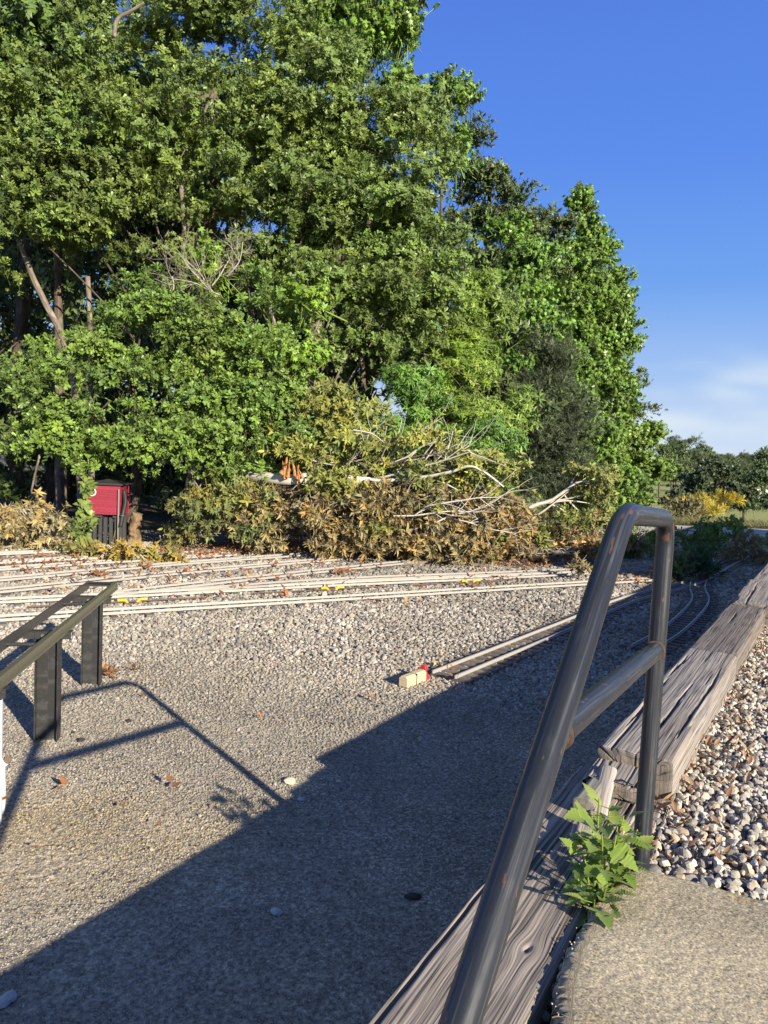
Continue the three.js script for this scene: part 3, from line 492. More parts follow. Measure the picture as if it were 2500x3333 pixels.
// ---------------------------------------------------------------- red miniature water tank
{
  const t = thing('water_tank', 'small boxy red water tank on black trestle legs under the oaks', 'water tank'), c = D(352, 1640, 12.0);
  t.position.set(c.x, 0, c.z); t.rotation.y = .06;
  const hw = .245, y0 = .50, y1 = .955, red = [rgb(.27, .018, .042), rgb(.25, .016, .038), rgb(.29, .022, .048), rgb(.235, .016, .035)].map(q => std(q, .6, { bumpMap: grainTex, bumpScale: .002 }));
  mesh('core', box(2 * hw - .02, y1 - y0 - .01, 2 * hw - .02, 0, (y0 + y1) / 2, 0), std(rgb(.12, .012, .02), .9), t);
  for (let i = 0; i < 12; i++) { const h = (y1 - y0) / 12, y = y0 + h * (i + .5), R = rng(i + 5); for (const [rx, k] of [[0, 0], [Math.PI / 2, 1], [Math.PI, 2], [-Math.PI / 2, 3]]) { const m = mesh('board', new THREE.BoxGeometry(2 * hw - .012, h - .0022, .014), red[(i * 3 + k + (R() * 2 | 0)) % 4], t); m.position.set(Math.sin(rx) * (hw - .004), y, Math.cos(rx) * (hw - .004)); m.rotation.y = rx; } }
  for (const [x, z] of [[-1, 1], [1, 1], [-1, -1], [1, -1]]) mesh('corner_trim', box(.016, y1 - y0 + .004, .016, x * (hw - .001), (y0 + y1) / 2, z * (hw - .001)), red[2], t);
  mesh('roof', box(2 * hw + .09, .026, 2 * hw + .09, 0, y1 + .014, 0), std(rgb(.03, .03, .03), .7), t);
  mesh('roof_cap', new THREE.ConeGeometry(hw * 1.45, .06, 4).rotateY(Math.PI / 4).translate(0, y1 + .057, 0), std(rgb(.03, .03, .03), .7), t);
  const dk = std(rgb(.045, .045, .046), .8, { bumpMap: grainTex, bumpScale: .003 });
  for (const [x, z] of [[-.21, .21], [-.13, .21], [-.05, .19], [.03, .21], [.11, .19], [.20, .21], [-.20, 0], [-.1, .05], [.12, .02], [.20, 0], [.04, 0], [-.20, -.21], [.0, -.21], [.20, -.21]]) {
    const l = mesh('leg', box(.05, .455, .05), dk, t); l.position.set(x * 1.0, .2275, z); l.rotation.z = x * .12;
  }
  for (const [x, z] of [[-.20, .215], [-.08, .215], [.20, .215]]) mesh('leg_cap', box(.11, .028, .07, x, .47, z), dk, t);
  for (const s of [-1, 1]) { mesh('joist', box(.47, .03, .05, 0, .486, s * .15), dk, t); mesh('brace', limb([V(-.2, .06, s * .2), V(.16, .42, s * .2)], .018, .018, 4), dk, t); mesh('brace', limb([V(.2, .06, s * .2), V(-.16, .42, s * .2)], .018, .018, 4), dk, t); }
  mesh('downpipe', limb([V(.235, .03, .275), V(.235, .90, .275)], .013, .013, 8), std(rgb(.22, .2, .18), .6), t);
  mesh('spout', limb([V(.27, .88, .12), V(.31, .70, .18), V(.30, .52, .26), V(.275, .32, .29)], .034, .03, 12), std(rgb(.02, .02, .02), .55), t);
  mesh('spout_ring', new THREE.TorusGeometry(.034, .007, 6, 20).rotateX(Math.PI / 2 - .3).translate(.297, .49, .268), std(rgb(.12, .12, .12), .5), t);
  const g = mesh('gauge', new THREE.TorusGeometry(.058, .011, 8, 28), std(rgb(.62, .6, .56), .6), t); g.position.set(-.17, .84, .262); g.rotation.y = -.1;
  const gd = mesh('gauge_spokes', mergeGeometries([0, 1, 2].map(k => box(.11, .008, .008).rotateZ(k * Math.PI / 3))), std(rgb(.4, .38, .36), .6), t); gd.position.copy(g.position); gd.rotation.y = -.1;
  const gb = mesh('gauge_face', new THREE.CylinderGeometry(.054, .054, .006, 24).rotateX(Math.PI / 2), std(rgb(.03, .03, .03), .6), t); gb.position.copy(g.position).add(V(.0, 0, -.010)); gb.rotation.y = -.1;
}

// ---------------------------------------------------------------- foliage kit
function leafGeo(L, W, rows, fold = .18, droop = .15) {   // rows: [t, halfwidth share]
  const pos = [], idx = [];
  rows.forEach(([t, w], i) => { const y = -droop * L * t * t, h = w * W / 2; pos.push(-h, y + fold * h, t * L, 0, y, t * L, h, y + fold * h, t * L); if (i) { const a = (i - 1) * 3, b = i * 3; idx.push(a, b, a + 1, a + 1, b, b + 1, a + 1, b + 1, a + 2, a + 2, b + 1, b + 2); } });
  return geo(pos, idx);
}
const OAK = [[0, .1], [.35, .42], [.78, 1], [.95, .7], [1, .2]], LANCE = [[0, .08], [.3, .9], [.6, .85], [1, .04]], OVATE = [[0, .15], [.28, 1], [.62, .78], [1, .03]], NARROW = [[0, .2], [.5, 1], [1, .1]];
function star(L) { const pos = [0, 0, 0], idx = []; for (let i = 0; i <= 10; i++) { const a = -2.5 + i * .5, r = i % 2 ? .42 * L : L * (1 - .25 * Math.abs(i - 5) / 5); pos.push(Math.sin(a) * r, (i % 2 ? .0 : -.12 * r), Math.cos(a) * r + .15 * L); if (i) idx.push(0, i, i + 1); } return geo(pos, idx); }
function sprig(leaf, n, seed, { spread = [.5, 1.25], axis = .06, droop = 0, vary = .35, stem = true }) {
  const R = rng(seed), out = [];
  for (let i = 0; i < n; i++) {
    const s = 1 - vary / 2 + vary * R(), az = i * 2.4 + R() * .6, pol = lerp(spread[0], spread[1], R()), g = leaf.clone();
    g.applyMatrix4(new THREE.Matrix4().compose(V(0, 0, 0), new THREE.Quaternion().setFromEuler(new THREE.Euler(-(Math.PI / 2 - pol) + (R() - .5) * .3 + droop, az, (R() - .5) * .9, 'YXZ')), V(s, s, s)));
    g.translate(0, axis * (R() - .2), 0); const k = .72 + .56 * R(), y = 1 + .16 * (R() - .5), cl = new Float32Array(g.attributes.position.count * 3); for (let j = 0; j < cl.length; j += 3) { cl[j] = k * y; cl[j + 1] = k; cl[j + 2] = k / y; } g.setAttribute('color', new THREE.BufferAttribute(cl, 3)); out.push(g);
  }
  if (stem) { const st = limb([V(0, -axis * 1.6, 0), V(0, axis * .4, 0)], axis * .035, axis * .02, 3); st.setAttribute('color', new THREE.BufferAttribute(new Float32Array(st.attributes.position.count * 3).fill(1), 3)); out.push(st); }
  return mergeGeometries(out.map(g => { g.deleteAttribute('uv'); return g; }));
}
const KIND = {
  oak: { g: sprig(leafGeo(.072, .030, OAK), 13, 1, { axis: .085, vary: .6 }), c: [.150, .222, .026] },
  oak2: { g: sprig(leafGeo(.072, .029, OAK), 14, 2, { axis: .095, spread: [.35, 1.4], vary: .6 }), c: [.128, .215, .022] },
  gum: { g: sprig(star(.062), 13, 3, { axis: .26, spread: [.6, 1.8], droop: .35, vary: .6 }), c: [.140, .250, .020] },
  big: { g: sprig(leafGeo(.12, .085, OVATE, .15, .3), 8, 4, { axis: .12, spread: [.8, 1.7], droop: .4 }), c: [.095, .185, .022] },
  lime: { g: sprig(leafGeo(.10, .022, LANCE, .2, .35), 16, 5, { axis: .16, spread: [.5, 1.5] }), c: [.165, .265, .020] },
  cedar: { g: sprig(leafGeo(.085, .012, NARROW, .1, .1), 16, 6, { axis: .12, spread: [.2, 1.2] }), c: [.058, .088, .030] },
  pine: { g: sprig(leafGeo(.13, .014, NARROW, .1, .2), 18, 7, { axis: .08, spread: [.2, 1.3] }), c: [.070, .108, .036] },
  holly: { g: sprig(leafGeo(.09, .045, OVATE, .3, .2), 10, 8, { axis: .09 }), c: [.034, .062, .014] },
  gold: { g: sprig(leafGeo(.14, .012, NARROW, .1, .3), 18, 9, { axis: .1, spread: [.2, 1.1] }), c: [.46, .36, .02] },
  wilt: { g: sprig(leafGeo(.085, .030, LANCE, .45, .5), 11, 10, { axis: .10, spread: [.1, .75] }), c: [.275, .220, .095] },
  limp: { g: sprig(leafGeo(.085, .034, LANCE, .35, .45), 11, 12, { axis: .10, spread: [.2, 1.0] }), c: [.245, .265, .058] },
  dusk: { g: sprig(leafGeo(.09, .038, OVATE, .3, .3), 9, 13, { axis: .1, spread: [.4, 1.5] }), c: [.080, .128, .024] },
};
// blob: centre, radii (world), share; clumps of sprigs spread through its outer volume
function foliage(list, kind, blobs, R, { density = 400, scale = 1, tint = [1, 1, 1], clump = .45, hang = 0, front = .75, vary = .35, yellow = .12, flat = .7 } = {}) {
  const base = KIND[kind].c, d = V(), ax = V();
  for (const b of blobs) {
    const area = Math.PI * b.r[0] * b.r[1], total = Math.round(area * 1.35 * (b.d ?? density) / (scale * scale)), cr = clump * (b.k ?? 1), per = Math.max(10, Math.round(70 * (cr / (scale * .45)) ** 1.4)), nc = Math.max(3, Math.round(total / per));
    const bough = V(), group = Math.max(2, Math.round(b.g ?? 3)), br = cr * 1.5; let bd = V();
    for (let c = 0; c < nc; c++) {
      do d.set(R() * 2 - 1, R() * 2 - 1, R() * 2 - 1); while (d.lengthSq() > 1 || d.lengthSq() < .01); d.normalize(); if (d.z < -.15 && R() < front) d.z *= -1;
      if (c % group === 0) { const q = .4 + .6 * Math.sqrt(R()); bough.set(b.c.x + d.x * b.r[0] * q, b.c.y + d.y * b.r[1] * q, b.c.z + d.z * b.r[2] * q); bd.copy(d); do d.set(R() * 2 - 1, R() * 2 - 1, R() * 2 - 1); while (d.lengthSq() > 1 || d.lengthSq() < .01); d.normalize(); }
      if (d.y < 0 && R() < .5) d.y *= -1;
      const q2 = .3 + .7 * R(), fl = Math.min(1, b.r[1] / br), cc = V(bough.x + d.x * Math.min(br, b.r[0]) * q2 * 1.25, bough.y + d.y * br * .55 * fl * q2, bough.z + d.z * br * q2), rr = cr * (.35 + .9 * R() * R() + .25 * R()), ck = .78 + .5 * R(), cy = yellow * (R() * 2 - .6), el = 1 + .8 * R(), ang = R() * 6.28, ca = Math.cos(ang), sa = Math.sin(ang);
      if (cc.y < (b.floor ?? .15)) cc.y = (b.floor ?? .15) + R() * .3;
      const cn = Math.max(4, Math.round(per * clamp((rr / cr) ** 1.3, .2, 2))); for (let k = 0; k < cn; k++) {
        do ax.set(R() * 2 - 1, R() * 2 - 1, R() * 2 - 1); while (ax.lengthSq() > 1 || ax.lengthSq() < .01); ax.normalize(); if (ax.y < -.2 && R() < .6) ax.y *= -1;
        const qq = rr * (.25 + .75 * Math.cbrt(R())) * (.45 + 1.1 * vn(ax.x * 1.8 + c * 7.3, ax.y * 1.8 + 11, ax.z * 1.8 + 5.5)), lx = ax.x * qq * el, ly = ax.y * qq * flat, lz = ax.z * qq, p = V(cc.x + lx * ca - lz * sa, cc.y + ly, cc.z + lx * sa + lz * ca);
        if (p.y < .03) p.y = .03 + .12 * R();
        const o = V((ax.x * ca - ax.z * sa) * .6 + d.x * .45, ax.y * .5 + d.y * .25 + .35 - hang * 1.6, (ax.x * sa + ax.z * ca) * .6 + d.z * .45 + .15).add(V(R() - .5, R() - .5, R() - .5).multiplyScalar(.9)).normalize();
        const qt = new THREE.Quaternion().setFromUnitVectors(UPV, o).multiply(new THREE.Quaternion().setFromAxisAngle(UPV, R() * 6.28));
        if (R() < .05) p.add(V((R() - .5) * rr * 2.4, (R() - .5) * rr * 2, (R() - .5) * rr * 2)); if (p.y < .03) p.y = .05;
        const kk = ck * (1 - vary / 2 + vary * R()), yy = cy + yellow * (R() - .5);
        list.push({ p, q: qt, s: (() => { const w = scale * (.55 + .8 * R()); return V(w * (.75 + .5 * R()), w * (.65 + .8 * R()), w * (.75 + .5 * R())); })(), c: rgb(base[0] * tint[0] * kk * (1 + yy), base[1] * tint[1] * kk * (1 + yy * .4), base[2] * tint[2] * kk * (1 - yy * .5)) });
      }
    }
  }
  return list;
}
const blob = (px, py, rx, ry, d, o = {}) => ({ c: D(px, py, d), r: [rx * d / FOC, ry * d / FOC, o.rz ?? Math.min(rx, ry) * d / FOC * .8], ...o });
const branchSet = (R, from, tips, r0) => tips.map(tp => { const mid = from.clone().lerp(tp, .5).add(V((R() - .5) * .5, .25 + R() * .3, (R() - .5) * .5)); return limb([from, mid, tp], r0, r0 * .25, 6, .1); });
function tree(o) {   // trunk points, crown blobs
  const t = thing(o.name, o.label, o.category || 'tree', o.group), R = rng(o.seed);
  if (o.trunk) { mesh('trunk', limb(o.trunk, o.r0 * .8, (o.r1 ?? o.r0 * .5) * .7, 10, .12, o.seed), o.bark || barkGrey, t); }
  const br = [];
  if (o.trunk) for (const b of o.blobs) { let n = b.limbs ?? 2; while (n-- > 0) { const s = o.trunk[Math.min(o.trunk.length - 1, 1 + (R() * (o.trunk.length - 1) | 0))]; br.push(...branchSet(R, s, [V(b.c.x + (R() - .5) * b.r[0] * 1.3, b.c.y + (R() - .4) * b.r[1], b.c.z + (R() - .2) * b.r[2])], (o.r1 ?? o.r0 * .5) * .3)); } }
  if (br.length) mesh('limbs', mergeGeometries(br), o.bark || barkGrey, t);
  const l = foliage([], o.kind, o.blobs, R, o.f); copies('crown', KIND[o.kind].g, o.mat || leafMat, l, t).userData.kind = 'stuff';
  for (const e of o.extra || []) copies('crown', KIND[e.kind].g, o.mat || leafMat, foliage([], e.kind, e.blobs, R, e.f), t).userData.kind = 'stuff';
  return t;
}
const post = (px, d, py0, py1, lean = 0, n = 4) => { const a = D(px, py0, d), b = D(px + lean, py1, d), l = []; for (let i = 0; i < n; i++) l.push(a.clone().lerp(b, i / (n - 1)).add(V(.12 * Math.sin(i * 2.1 + px), 0, .1 * Math.cos(i * 1.7 + px)))); l[0].y = Math.min(l[0].y, -.05); return l; };
const edgeTrees = 'trees standing along the edge of the woods', woods = 'trees deep in the shade of the woods';

// ---- the big oaks in front
tree({ name: 'water_oak', label: 'largest oak, its olive crown filling the top of the tree wall', seed: 101, kind: 'oak', group: edgeTrees, trunk: post(640, 15.5, 1720, 300, 60, 6), r0: .3, r1: .12,
  f: { density: 350, clump: .40, scale: .9 }, blobs: [blob(330, 480, 360, 260, 14.5), blob(760, 330, 380, 290, 15), blob(640, 620, 330, 170, 14.6, { d: 230 }), blob(500, 90, 260, 110, 15.6), blob(820, 60, 180, 110, 15.6), blob(130, 560, 220, 230, 14.6), blob(60, 800, 170, 160, 14.2, { d: 220 }), blob(330, 800, 250, 130, 14.4, { d: 150 }), blob(950, 560, 230, 230, 14.8, { d: 240 })] });
tree({ name: 'water_oak', label: 'oak with rounded olive crown beside the open sky, over the fallen trunk', seed: 102, kind: 'oak', group: edgeTrees, trunk: post(1020, 15, 1700, 500, -10, 6), r0: .22, r1: .1, bark: barkPale,
  f: { density: 350, clump: .38, scale: .9, tint: [.96, 1, 1] }, blobs: [blob(1180, 430, 200, 180, 15.2), blob(1330, 640, 170, 230, 15.5), blob(1130, 720, 260, 190, 15), blob(1300, 900, 190, 150, 15.2), blob(1080, 960, 230, 130, 14.6, { d: 240 }), blob(1200, 1080, 190, 120, 14.8, { d: 220 }), blob(870, 960, 130, 130, 14.6, { d: 170 }), blob(1360, 1000, 120, 130, 15.6)] });
tree({ name: 'water_oak', label: 'low bushy oak overhanging the red water tank', seed: 103, kind: 'oak2', group: edgeTrees, trunk: post(420, 13.2, 1760, 1050, 30, 5), r0: .13, r1: .07, bark: barkDark,
  f: { density: 400, clump: .32, scale: .9 }, blobs: [blob(520, 1080, 220, 110, 12.6), blob(330, 1180, 200, 90, 12.4), blob(200, 1330, 130, 160, 12.2), blob(330, 1450, 290, 90, 11.9), blob(560, 1470, 210, 90, 11.9), blob(140, 1480, 100, 50, 11.9), blob(560, 1280, 150, 110, 12.6, { d: 260 }), blob(690, 1130, 90, 90, 12.8)] });
tree({ name: 'water_oak', label: 'slim oak between the low bushy oak and the broken trunk', seed: 104, kind: 'oak2', group: edgeTrees, trunk: post(830, 13.6, 1760, 1000, -20, 5), r0: .1, r1: .06, bark: barkGrey,
  f: { density: 380, clump: .32, scale: .9, tint: [.95, .98, 1] }, blobs: [blob(830, 1180, 120, 130, 13), blob(780, 1350, 150, 130, 12.7), blob(880, 1430, 120, 100, 12.7), blob(770, 1530, 130, 80, 12.4, { d: 300 }), blob(700, 960, 160, 90, 13.8, { d: 150 }), blob(930, 1060, 90, 90, 13.6, { d: 240 })] });
// ---- woods behind, closing the gaps
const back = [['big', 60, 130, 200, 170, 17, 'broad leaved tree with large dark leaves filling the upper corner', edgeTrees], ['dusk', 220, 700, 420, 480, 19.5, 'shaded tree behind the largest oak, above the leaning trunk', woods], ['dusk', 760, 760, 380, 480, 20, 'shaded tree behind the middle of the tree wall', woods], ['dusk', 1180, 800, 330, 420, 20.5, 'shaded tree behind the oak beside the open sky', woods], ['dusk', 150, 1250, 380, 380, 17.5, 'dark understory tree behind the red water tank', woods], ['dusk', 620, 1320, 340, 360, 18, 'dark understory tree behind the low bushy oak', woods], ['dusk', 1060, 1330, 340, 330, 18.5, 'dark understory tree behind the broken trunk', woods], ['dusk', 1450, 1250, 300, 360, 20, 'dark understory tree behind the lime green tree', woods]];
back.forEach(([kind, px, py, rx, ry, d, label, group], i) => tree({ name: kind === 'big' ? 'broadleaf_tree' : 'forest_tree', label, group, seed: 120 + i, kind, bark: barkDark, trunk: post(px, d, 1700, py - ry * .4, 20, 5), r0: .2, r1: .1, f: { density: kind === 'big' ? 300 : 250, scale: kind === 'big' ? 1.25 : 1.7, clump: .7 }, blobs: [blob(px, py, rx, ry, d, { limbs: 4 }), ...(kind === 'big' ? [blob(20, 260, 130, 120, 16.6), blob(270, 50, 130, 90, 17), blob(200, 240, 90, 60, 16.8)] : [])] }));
// a deep thicket far inside the woods
{
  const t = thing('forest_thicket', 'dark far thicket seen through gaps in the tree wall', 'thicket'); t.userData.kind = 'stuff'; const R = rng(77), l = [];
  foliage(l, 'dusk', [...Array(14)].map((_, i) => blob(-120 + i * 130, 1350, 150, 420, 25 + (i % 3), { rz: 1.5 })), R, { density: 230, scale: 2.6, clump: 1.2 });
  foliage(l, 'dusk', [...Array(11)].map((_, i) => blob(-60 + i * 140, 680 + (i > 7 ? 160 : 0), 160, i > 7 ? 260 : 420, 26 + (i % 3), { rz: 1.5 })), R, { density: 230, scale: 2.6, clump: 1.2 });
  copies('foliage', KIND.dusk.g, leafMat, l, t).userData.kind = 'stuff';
}
// visible trunks inside the shade
for (const [pts, d, r, m, label] of [[[[60, 780], [80, 830], [110, 910], [155, 1000], [200, 1090], [240, 1250], [270, 1700]], 14.3, .062, barkPale, 'pale leaning trunk crossing the dark gap'], [[[188, 760], [190, 1000], [200, 1720]], 15.4, .09, barkGrey, 'straight grey trunk just behind the pale leaning trunk'], [[[285, 900], [292, 1010], [300, 1700]], 14.8, .055, barkPale, 'thin pale trunk standing in the dark gap'], [[[590, 600], [600, 800], [585, 980], [640, 1700]], 14.2, .05, barkPale, 'thin pale trunk beside the bare dead twigs'], [[[715, 830], [700, 1000], [690, 1120], [720, 1720]], 14.0, .045, barkPale, 'thin crooked trunk below the bare dead twigs'], [[[1160, 1050], [1180, 1200], [1170, 1700]], 16, .06, barkGrey, 'slim trunk in the dark hollow right of the pale oak trunk']]) {
  const p = pts.map(q => D(q[0], q[1], d)); p[p.length - 1].y = -.05; p.reverse();
  mesh('trunk', limb(p, r * 1.25, r * .8, 9, .15, r * 900), m, thing('slender_tree', label, 'tree', 'bare trunks showing in the woods'));
}
// dead twigs
{
  const R = rng(61), l = [];
  for (const [px, py, dx, dy, len] of [[720, 990, -1, .9, 1.1], [700, 960, -.6, 1, .9], [690, 930, .5, .9, .8], [715, 960, -1, .1, .9], [740, 900, .6, .5, .7], [560, 900, .2, -.8, .6]]) branchy(l, R, D(px, py, 13.0), V(dx, dy, .1), len * .9, .013, 2, { forks: 2, kink: .6 });
  tag(mesh('dead_branch', mergeGeometries(l), twigMat), 'tangle of bare pale dead twigs hanging in the oaks', 'branch');
}
tag(mesh('snapped_branch', mergeGeometries([limb([D(405, 1470, 11.6), D(370, 1420, 11.6), D(300, 1600, 11.5)].slice(0, 1).concat([D(130, 1480, 11.6), D(115, 1540, 11.6), D(102, 1600, 11.6)]).slice(1), .018, .014, 6, .2)]), barkPale), 'short pale snapped branch hanging below the low oak bough', 'branch');
for (const [pts, label] of [[[[880, 1000], [900, 1090], [915, 1170]], 'pale snapped limb pointing up beside the bright sapling leaves'], [[[370, 120], [385, 60], [420, 40], [470, 10]], 'pale crooked limb showing at the top of the largest oak'], [[[900, 1205], [930, 1235], [985, 1245]], 'crooked grey limb reaching into the dark hollow']]) tag(mesh('bare_limb', limb(pts.map(q => D(q[0], q[1], 13.2)), .04, .022, 7, .2, 4), barkPale), label, 'branch');

// ---- sweetgums and others along the receding edge
tree({ name: 'sweetgum_tree', label: 'tall sweetgum rising above the oaks to the top of the view', seed: 141, kind: 'gum', group: edgeTrees, trunk: post(1105, 21, 1650, -250, 0, 6), r0: .16, r1: .07, bark: barkGrey,
  f: { density: 400, scale: 1.15, clump: .36 }, blobs: [blob(1150, 40, 150, 110, 21), blob(1080, -60, 150, 120, 21), blob(1200, 160, 110, 70, 21), blob(1250, 130, 60, 40, 20.8), blob(1130, 230, 90, 60, 21), blob(1040, 70, 60, 70, 21), blob(980, 120, 70, 60, 21.4, { d: 90 })] });
tree({ name: 'sweetgum_tree', label: 'slender sweetgum spire peeping over the oak, further from open sky', seed: 142, kind: 'gum', group: edgeTrees, trunk: post(1340, 21, 1650, 215, 0, 5), r0: .1, r1: .03, f: { density: 330, scale: 1.3, clump: .35 }, blobs: [blob(1345, 260, 38, 60, 21), blob(1330, 330, 60, 60, 21)] });
tree({ name: 'sweetgum_tree', label: 'slender sweetgum spire peeping over the oak, next to open sky', seed: 143, kind: 'gum', group: edgeTrees, trunk: post(1450, 21.5, 1650, 270, 0, 5), r0: .1, r1: .03, f: { density: 330, scale: 1.3, clump: .35 }, blobs: [blob(1445, 290, 45, 40, 21.5), blob(1455, 360, 60, 60, 21.5), blob(1425, 430, 80, 60, 21.5), blob(1460, 520, 50, 80, 21.5)] });
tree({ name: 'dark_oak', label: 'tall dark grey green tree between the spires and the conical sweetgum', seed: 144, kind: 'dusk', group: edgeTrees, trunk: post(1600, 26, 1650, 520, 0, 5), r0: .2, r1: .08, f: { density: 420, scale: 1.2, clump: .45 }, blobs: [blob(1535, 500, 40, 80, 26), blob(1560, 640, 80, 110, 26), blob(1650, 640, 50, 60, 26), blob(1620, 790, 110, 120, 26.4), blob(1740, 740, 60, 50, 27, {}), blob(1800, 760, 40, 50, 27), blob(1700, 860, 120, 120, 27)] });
tree({ name: 'sweetgum_tree', label: 'conical bright sweetgum with the sharp top against the sky', seed: 145, kind: 'gum', group: edgeTrees, trunk: post(1890, 28, 1640, 590, 0, 6), r0: .2, r1: .03, f: { density: 460, scale: 1.15, clump: .36 }, blobs: [blob(1906, 630, 12, 34, 28, { k: .5 }), blob(1890, 690, 30, 40, 28, { k: .6 }), blob(1905, 760, 50, 40, 28, { k: .7 }), blob(1955, 800, 26, 18, 28, { k: .6 }), blob(1860, 870, 110, 90, 28), blob(1930, 960, 75, 100, 28), blob(1850, 1040, 130, 110, 27.5), blob(1940, 1130, 90, 110, 27.5), blob(1860, 1220, 130, 110, 27), blob(1960, 1300, 90, 110, 27)] });
tree({ name: 'sweetgum_tree', label: 'bright sweetgum below the dark tree, left of the conical one', seed: 146, kind: 'gum', group: edgeTrees, trunk: post(1680, 24, 1660, 760, 0, 5), r0: .15, r1: .04, f: { density: 460, scale: 1.15, clump: .36, tint: [.9, .97, 1] }, blobs: [blob(1665, 790, 45, 60, 24), blob(1680, 900, 85, 90, 24), blob(1640, 1020, 110, 110, 23.5), blob(1720, 1110, 100, 100, 23.5), blob(1650, 1240, 110, 120, 23), blob(1650, 1400, 110, 130, 22.5)] });
tree({ name: 'feathery_tree', label: 'lime green feathery tree in front of the sweetgums', seed: 147, kind: 'lime', group: edgeTrees, trunk: post(1530, 18, 1720, 860, 0, 5), r0: .1, r1: .03, f: { density: 380, scale: 1.1, clump: .36 }, blobs: [blob(1530, 930, 60, 90, 18), blob(1530, 1060, 95, 90, 17.8), blob(1540, 1190, 125, 90, 17.5), blob(1480, 1290, 110, 90, 17.2), blob(1590, 1320, 120, 100, 17.2), blob(1560, 1470, 130, 110, 16.8)] });
tree({ name: 'leafy_shrub', label: 'rich green shrub above the fallen tree, left of the feathery tree', category: 'shrub', seed: 148, kind: 'lime', group: edgeTrees, trunk: post(1400, 15, 1740, 1150, 0, 4), r0: .06, r1: .03, f: { density: 320, clump: .36, tint: [.7, .95, 1] }, blobs: [blob(1370, 1230, 110, 70, 15), blob(1420, 1340, 110, 80, 14.8), blob(1330, 1400, 70, 60, 14.6), blob(1540, 1560, 130, 90, 15.5), blob(1620, 1500, 90, 90, 16)] });
tree({ name: 'sweetgum_tree', label: 'bright sweetgum behind the dark cedar, below the conical one', seed: 154, kind: 'gum', group: edgeTrees, trunk: post(1850, 25, 1650, 1250, 0, 4), r0: .14, r1: .06, f: { density: 460, scale: 1.15, clump: .38, tint: [.95, .95, 1] }, blobs: [blob(1760, 1160, 90, 100, 25), blob(1850, 1350, 110, 110, 25), blob(1930, 1440, 90, 110, 25), blob(1860, 1540, 110, 90, 25), blob(1960, 1590, 80, 70, 25)] });
tree({ name: 'cedar_tree', label: 'dark fine textured cedar in front of the bright sweetgums', seed: 149, kind: 'cedar', group: edgeTrees, trunk: post(1800, 19, 1690, 1150, 0, 5), r0: .1, r1: .03, f: { density: 760, scale: 1.0, clump: .36, yellow: .05 }, blobs: [blob(1770, 1190, 60, 70, 19), blob(1800, 1300, 100, 90, 19), blob(1790, 1420, 130, 100, 18.8), blob(1800, 1540, 130, 90, 18.6), blob(1740, 1590, 100, 70, 18.4), blob(1870, 1600, 80, 60, 18.6)] });
tree({ name: 'sparse_oak', label: 'thin crowned grey green oak ragged against the sky', seed: 150, kind: 'dusk', group: edgeTrees, trunk: post(1960, 32, 1640, 950, 0, 5), r0: .2, r1: .06, f: { density: 300, scale: 1.15, clump: .45 }, blobs: [blob(1985, 980, 50, 60, 32), blob(2000, 1090, 60, 70, 32), blob(2020, 1210, 60, 70, 32), blob(2010, 1320, 70, 60, 32), blob(2050, 1310, 35, 40, 32, { d: 50 })] });
tree({ name: 'sweetgum_tree', label: 'round bright green tree standing last before the open field', seed: 151, kind: 'gum', group: edgeTrees, trunk: post(2010, 31, 1660, 1400, 0, 4), r0: .14, r1: .06, f: { density: 460, scale: 1.25, clump: .38, tint: [1.05, .98, 1] }, blobs: [blob(1990, 1430, 90, 80, 31), blob(2070, 1450, 60, 60, 31), blob(2020, 1530, 110, 80, 31), blob(2100, 1540, 45, 60, 31), blob(2030, 1610, 90, 50, 31), blob(1930, 1530, 80, 110, 31)] });
tree({ name: 'overhanging_branch', label: 'leafy branch tip hanging in from the top of the view', category: 'branch', seed: 152, kind: 'dusk', f: { density: 110, scale: 1.1, clump: .35 }, trunk: [D(1270, -120, 17), D(1320, -40, 17), D(1360, 15, 17)], r0: .02, r1: .008, bark: barkDark, blobs: [blob(1345, 15, 45, 40, 17, { limbs: 3 }), blob(1300, -30, 50, 40, 17)] });
tree({ name: 'young_maple', label: 'bright leaved sapling beside the pale oak trunk', category: 'sapling', seed: 153, kind: 'gum', trunk: post(990, 13.4, 1740, 1000, 20, 4), r0: .03, r1: .012, bark: barkPale, f: { density: 170, clump: .3, scale: 1.1, tint: [1.35, 1.2, 1] }, blobs: [blob(980, 1010, 90, 40, 13.2), blob(1080, 1190, 110, 35, 13.2), blob(1000, 1320, 60, 70, 13.2), blob(650, 900, 60, 50, 13.4, { d: 90 })] });

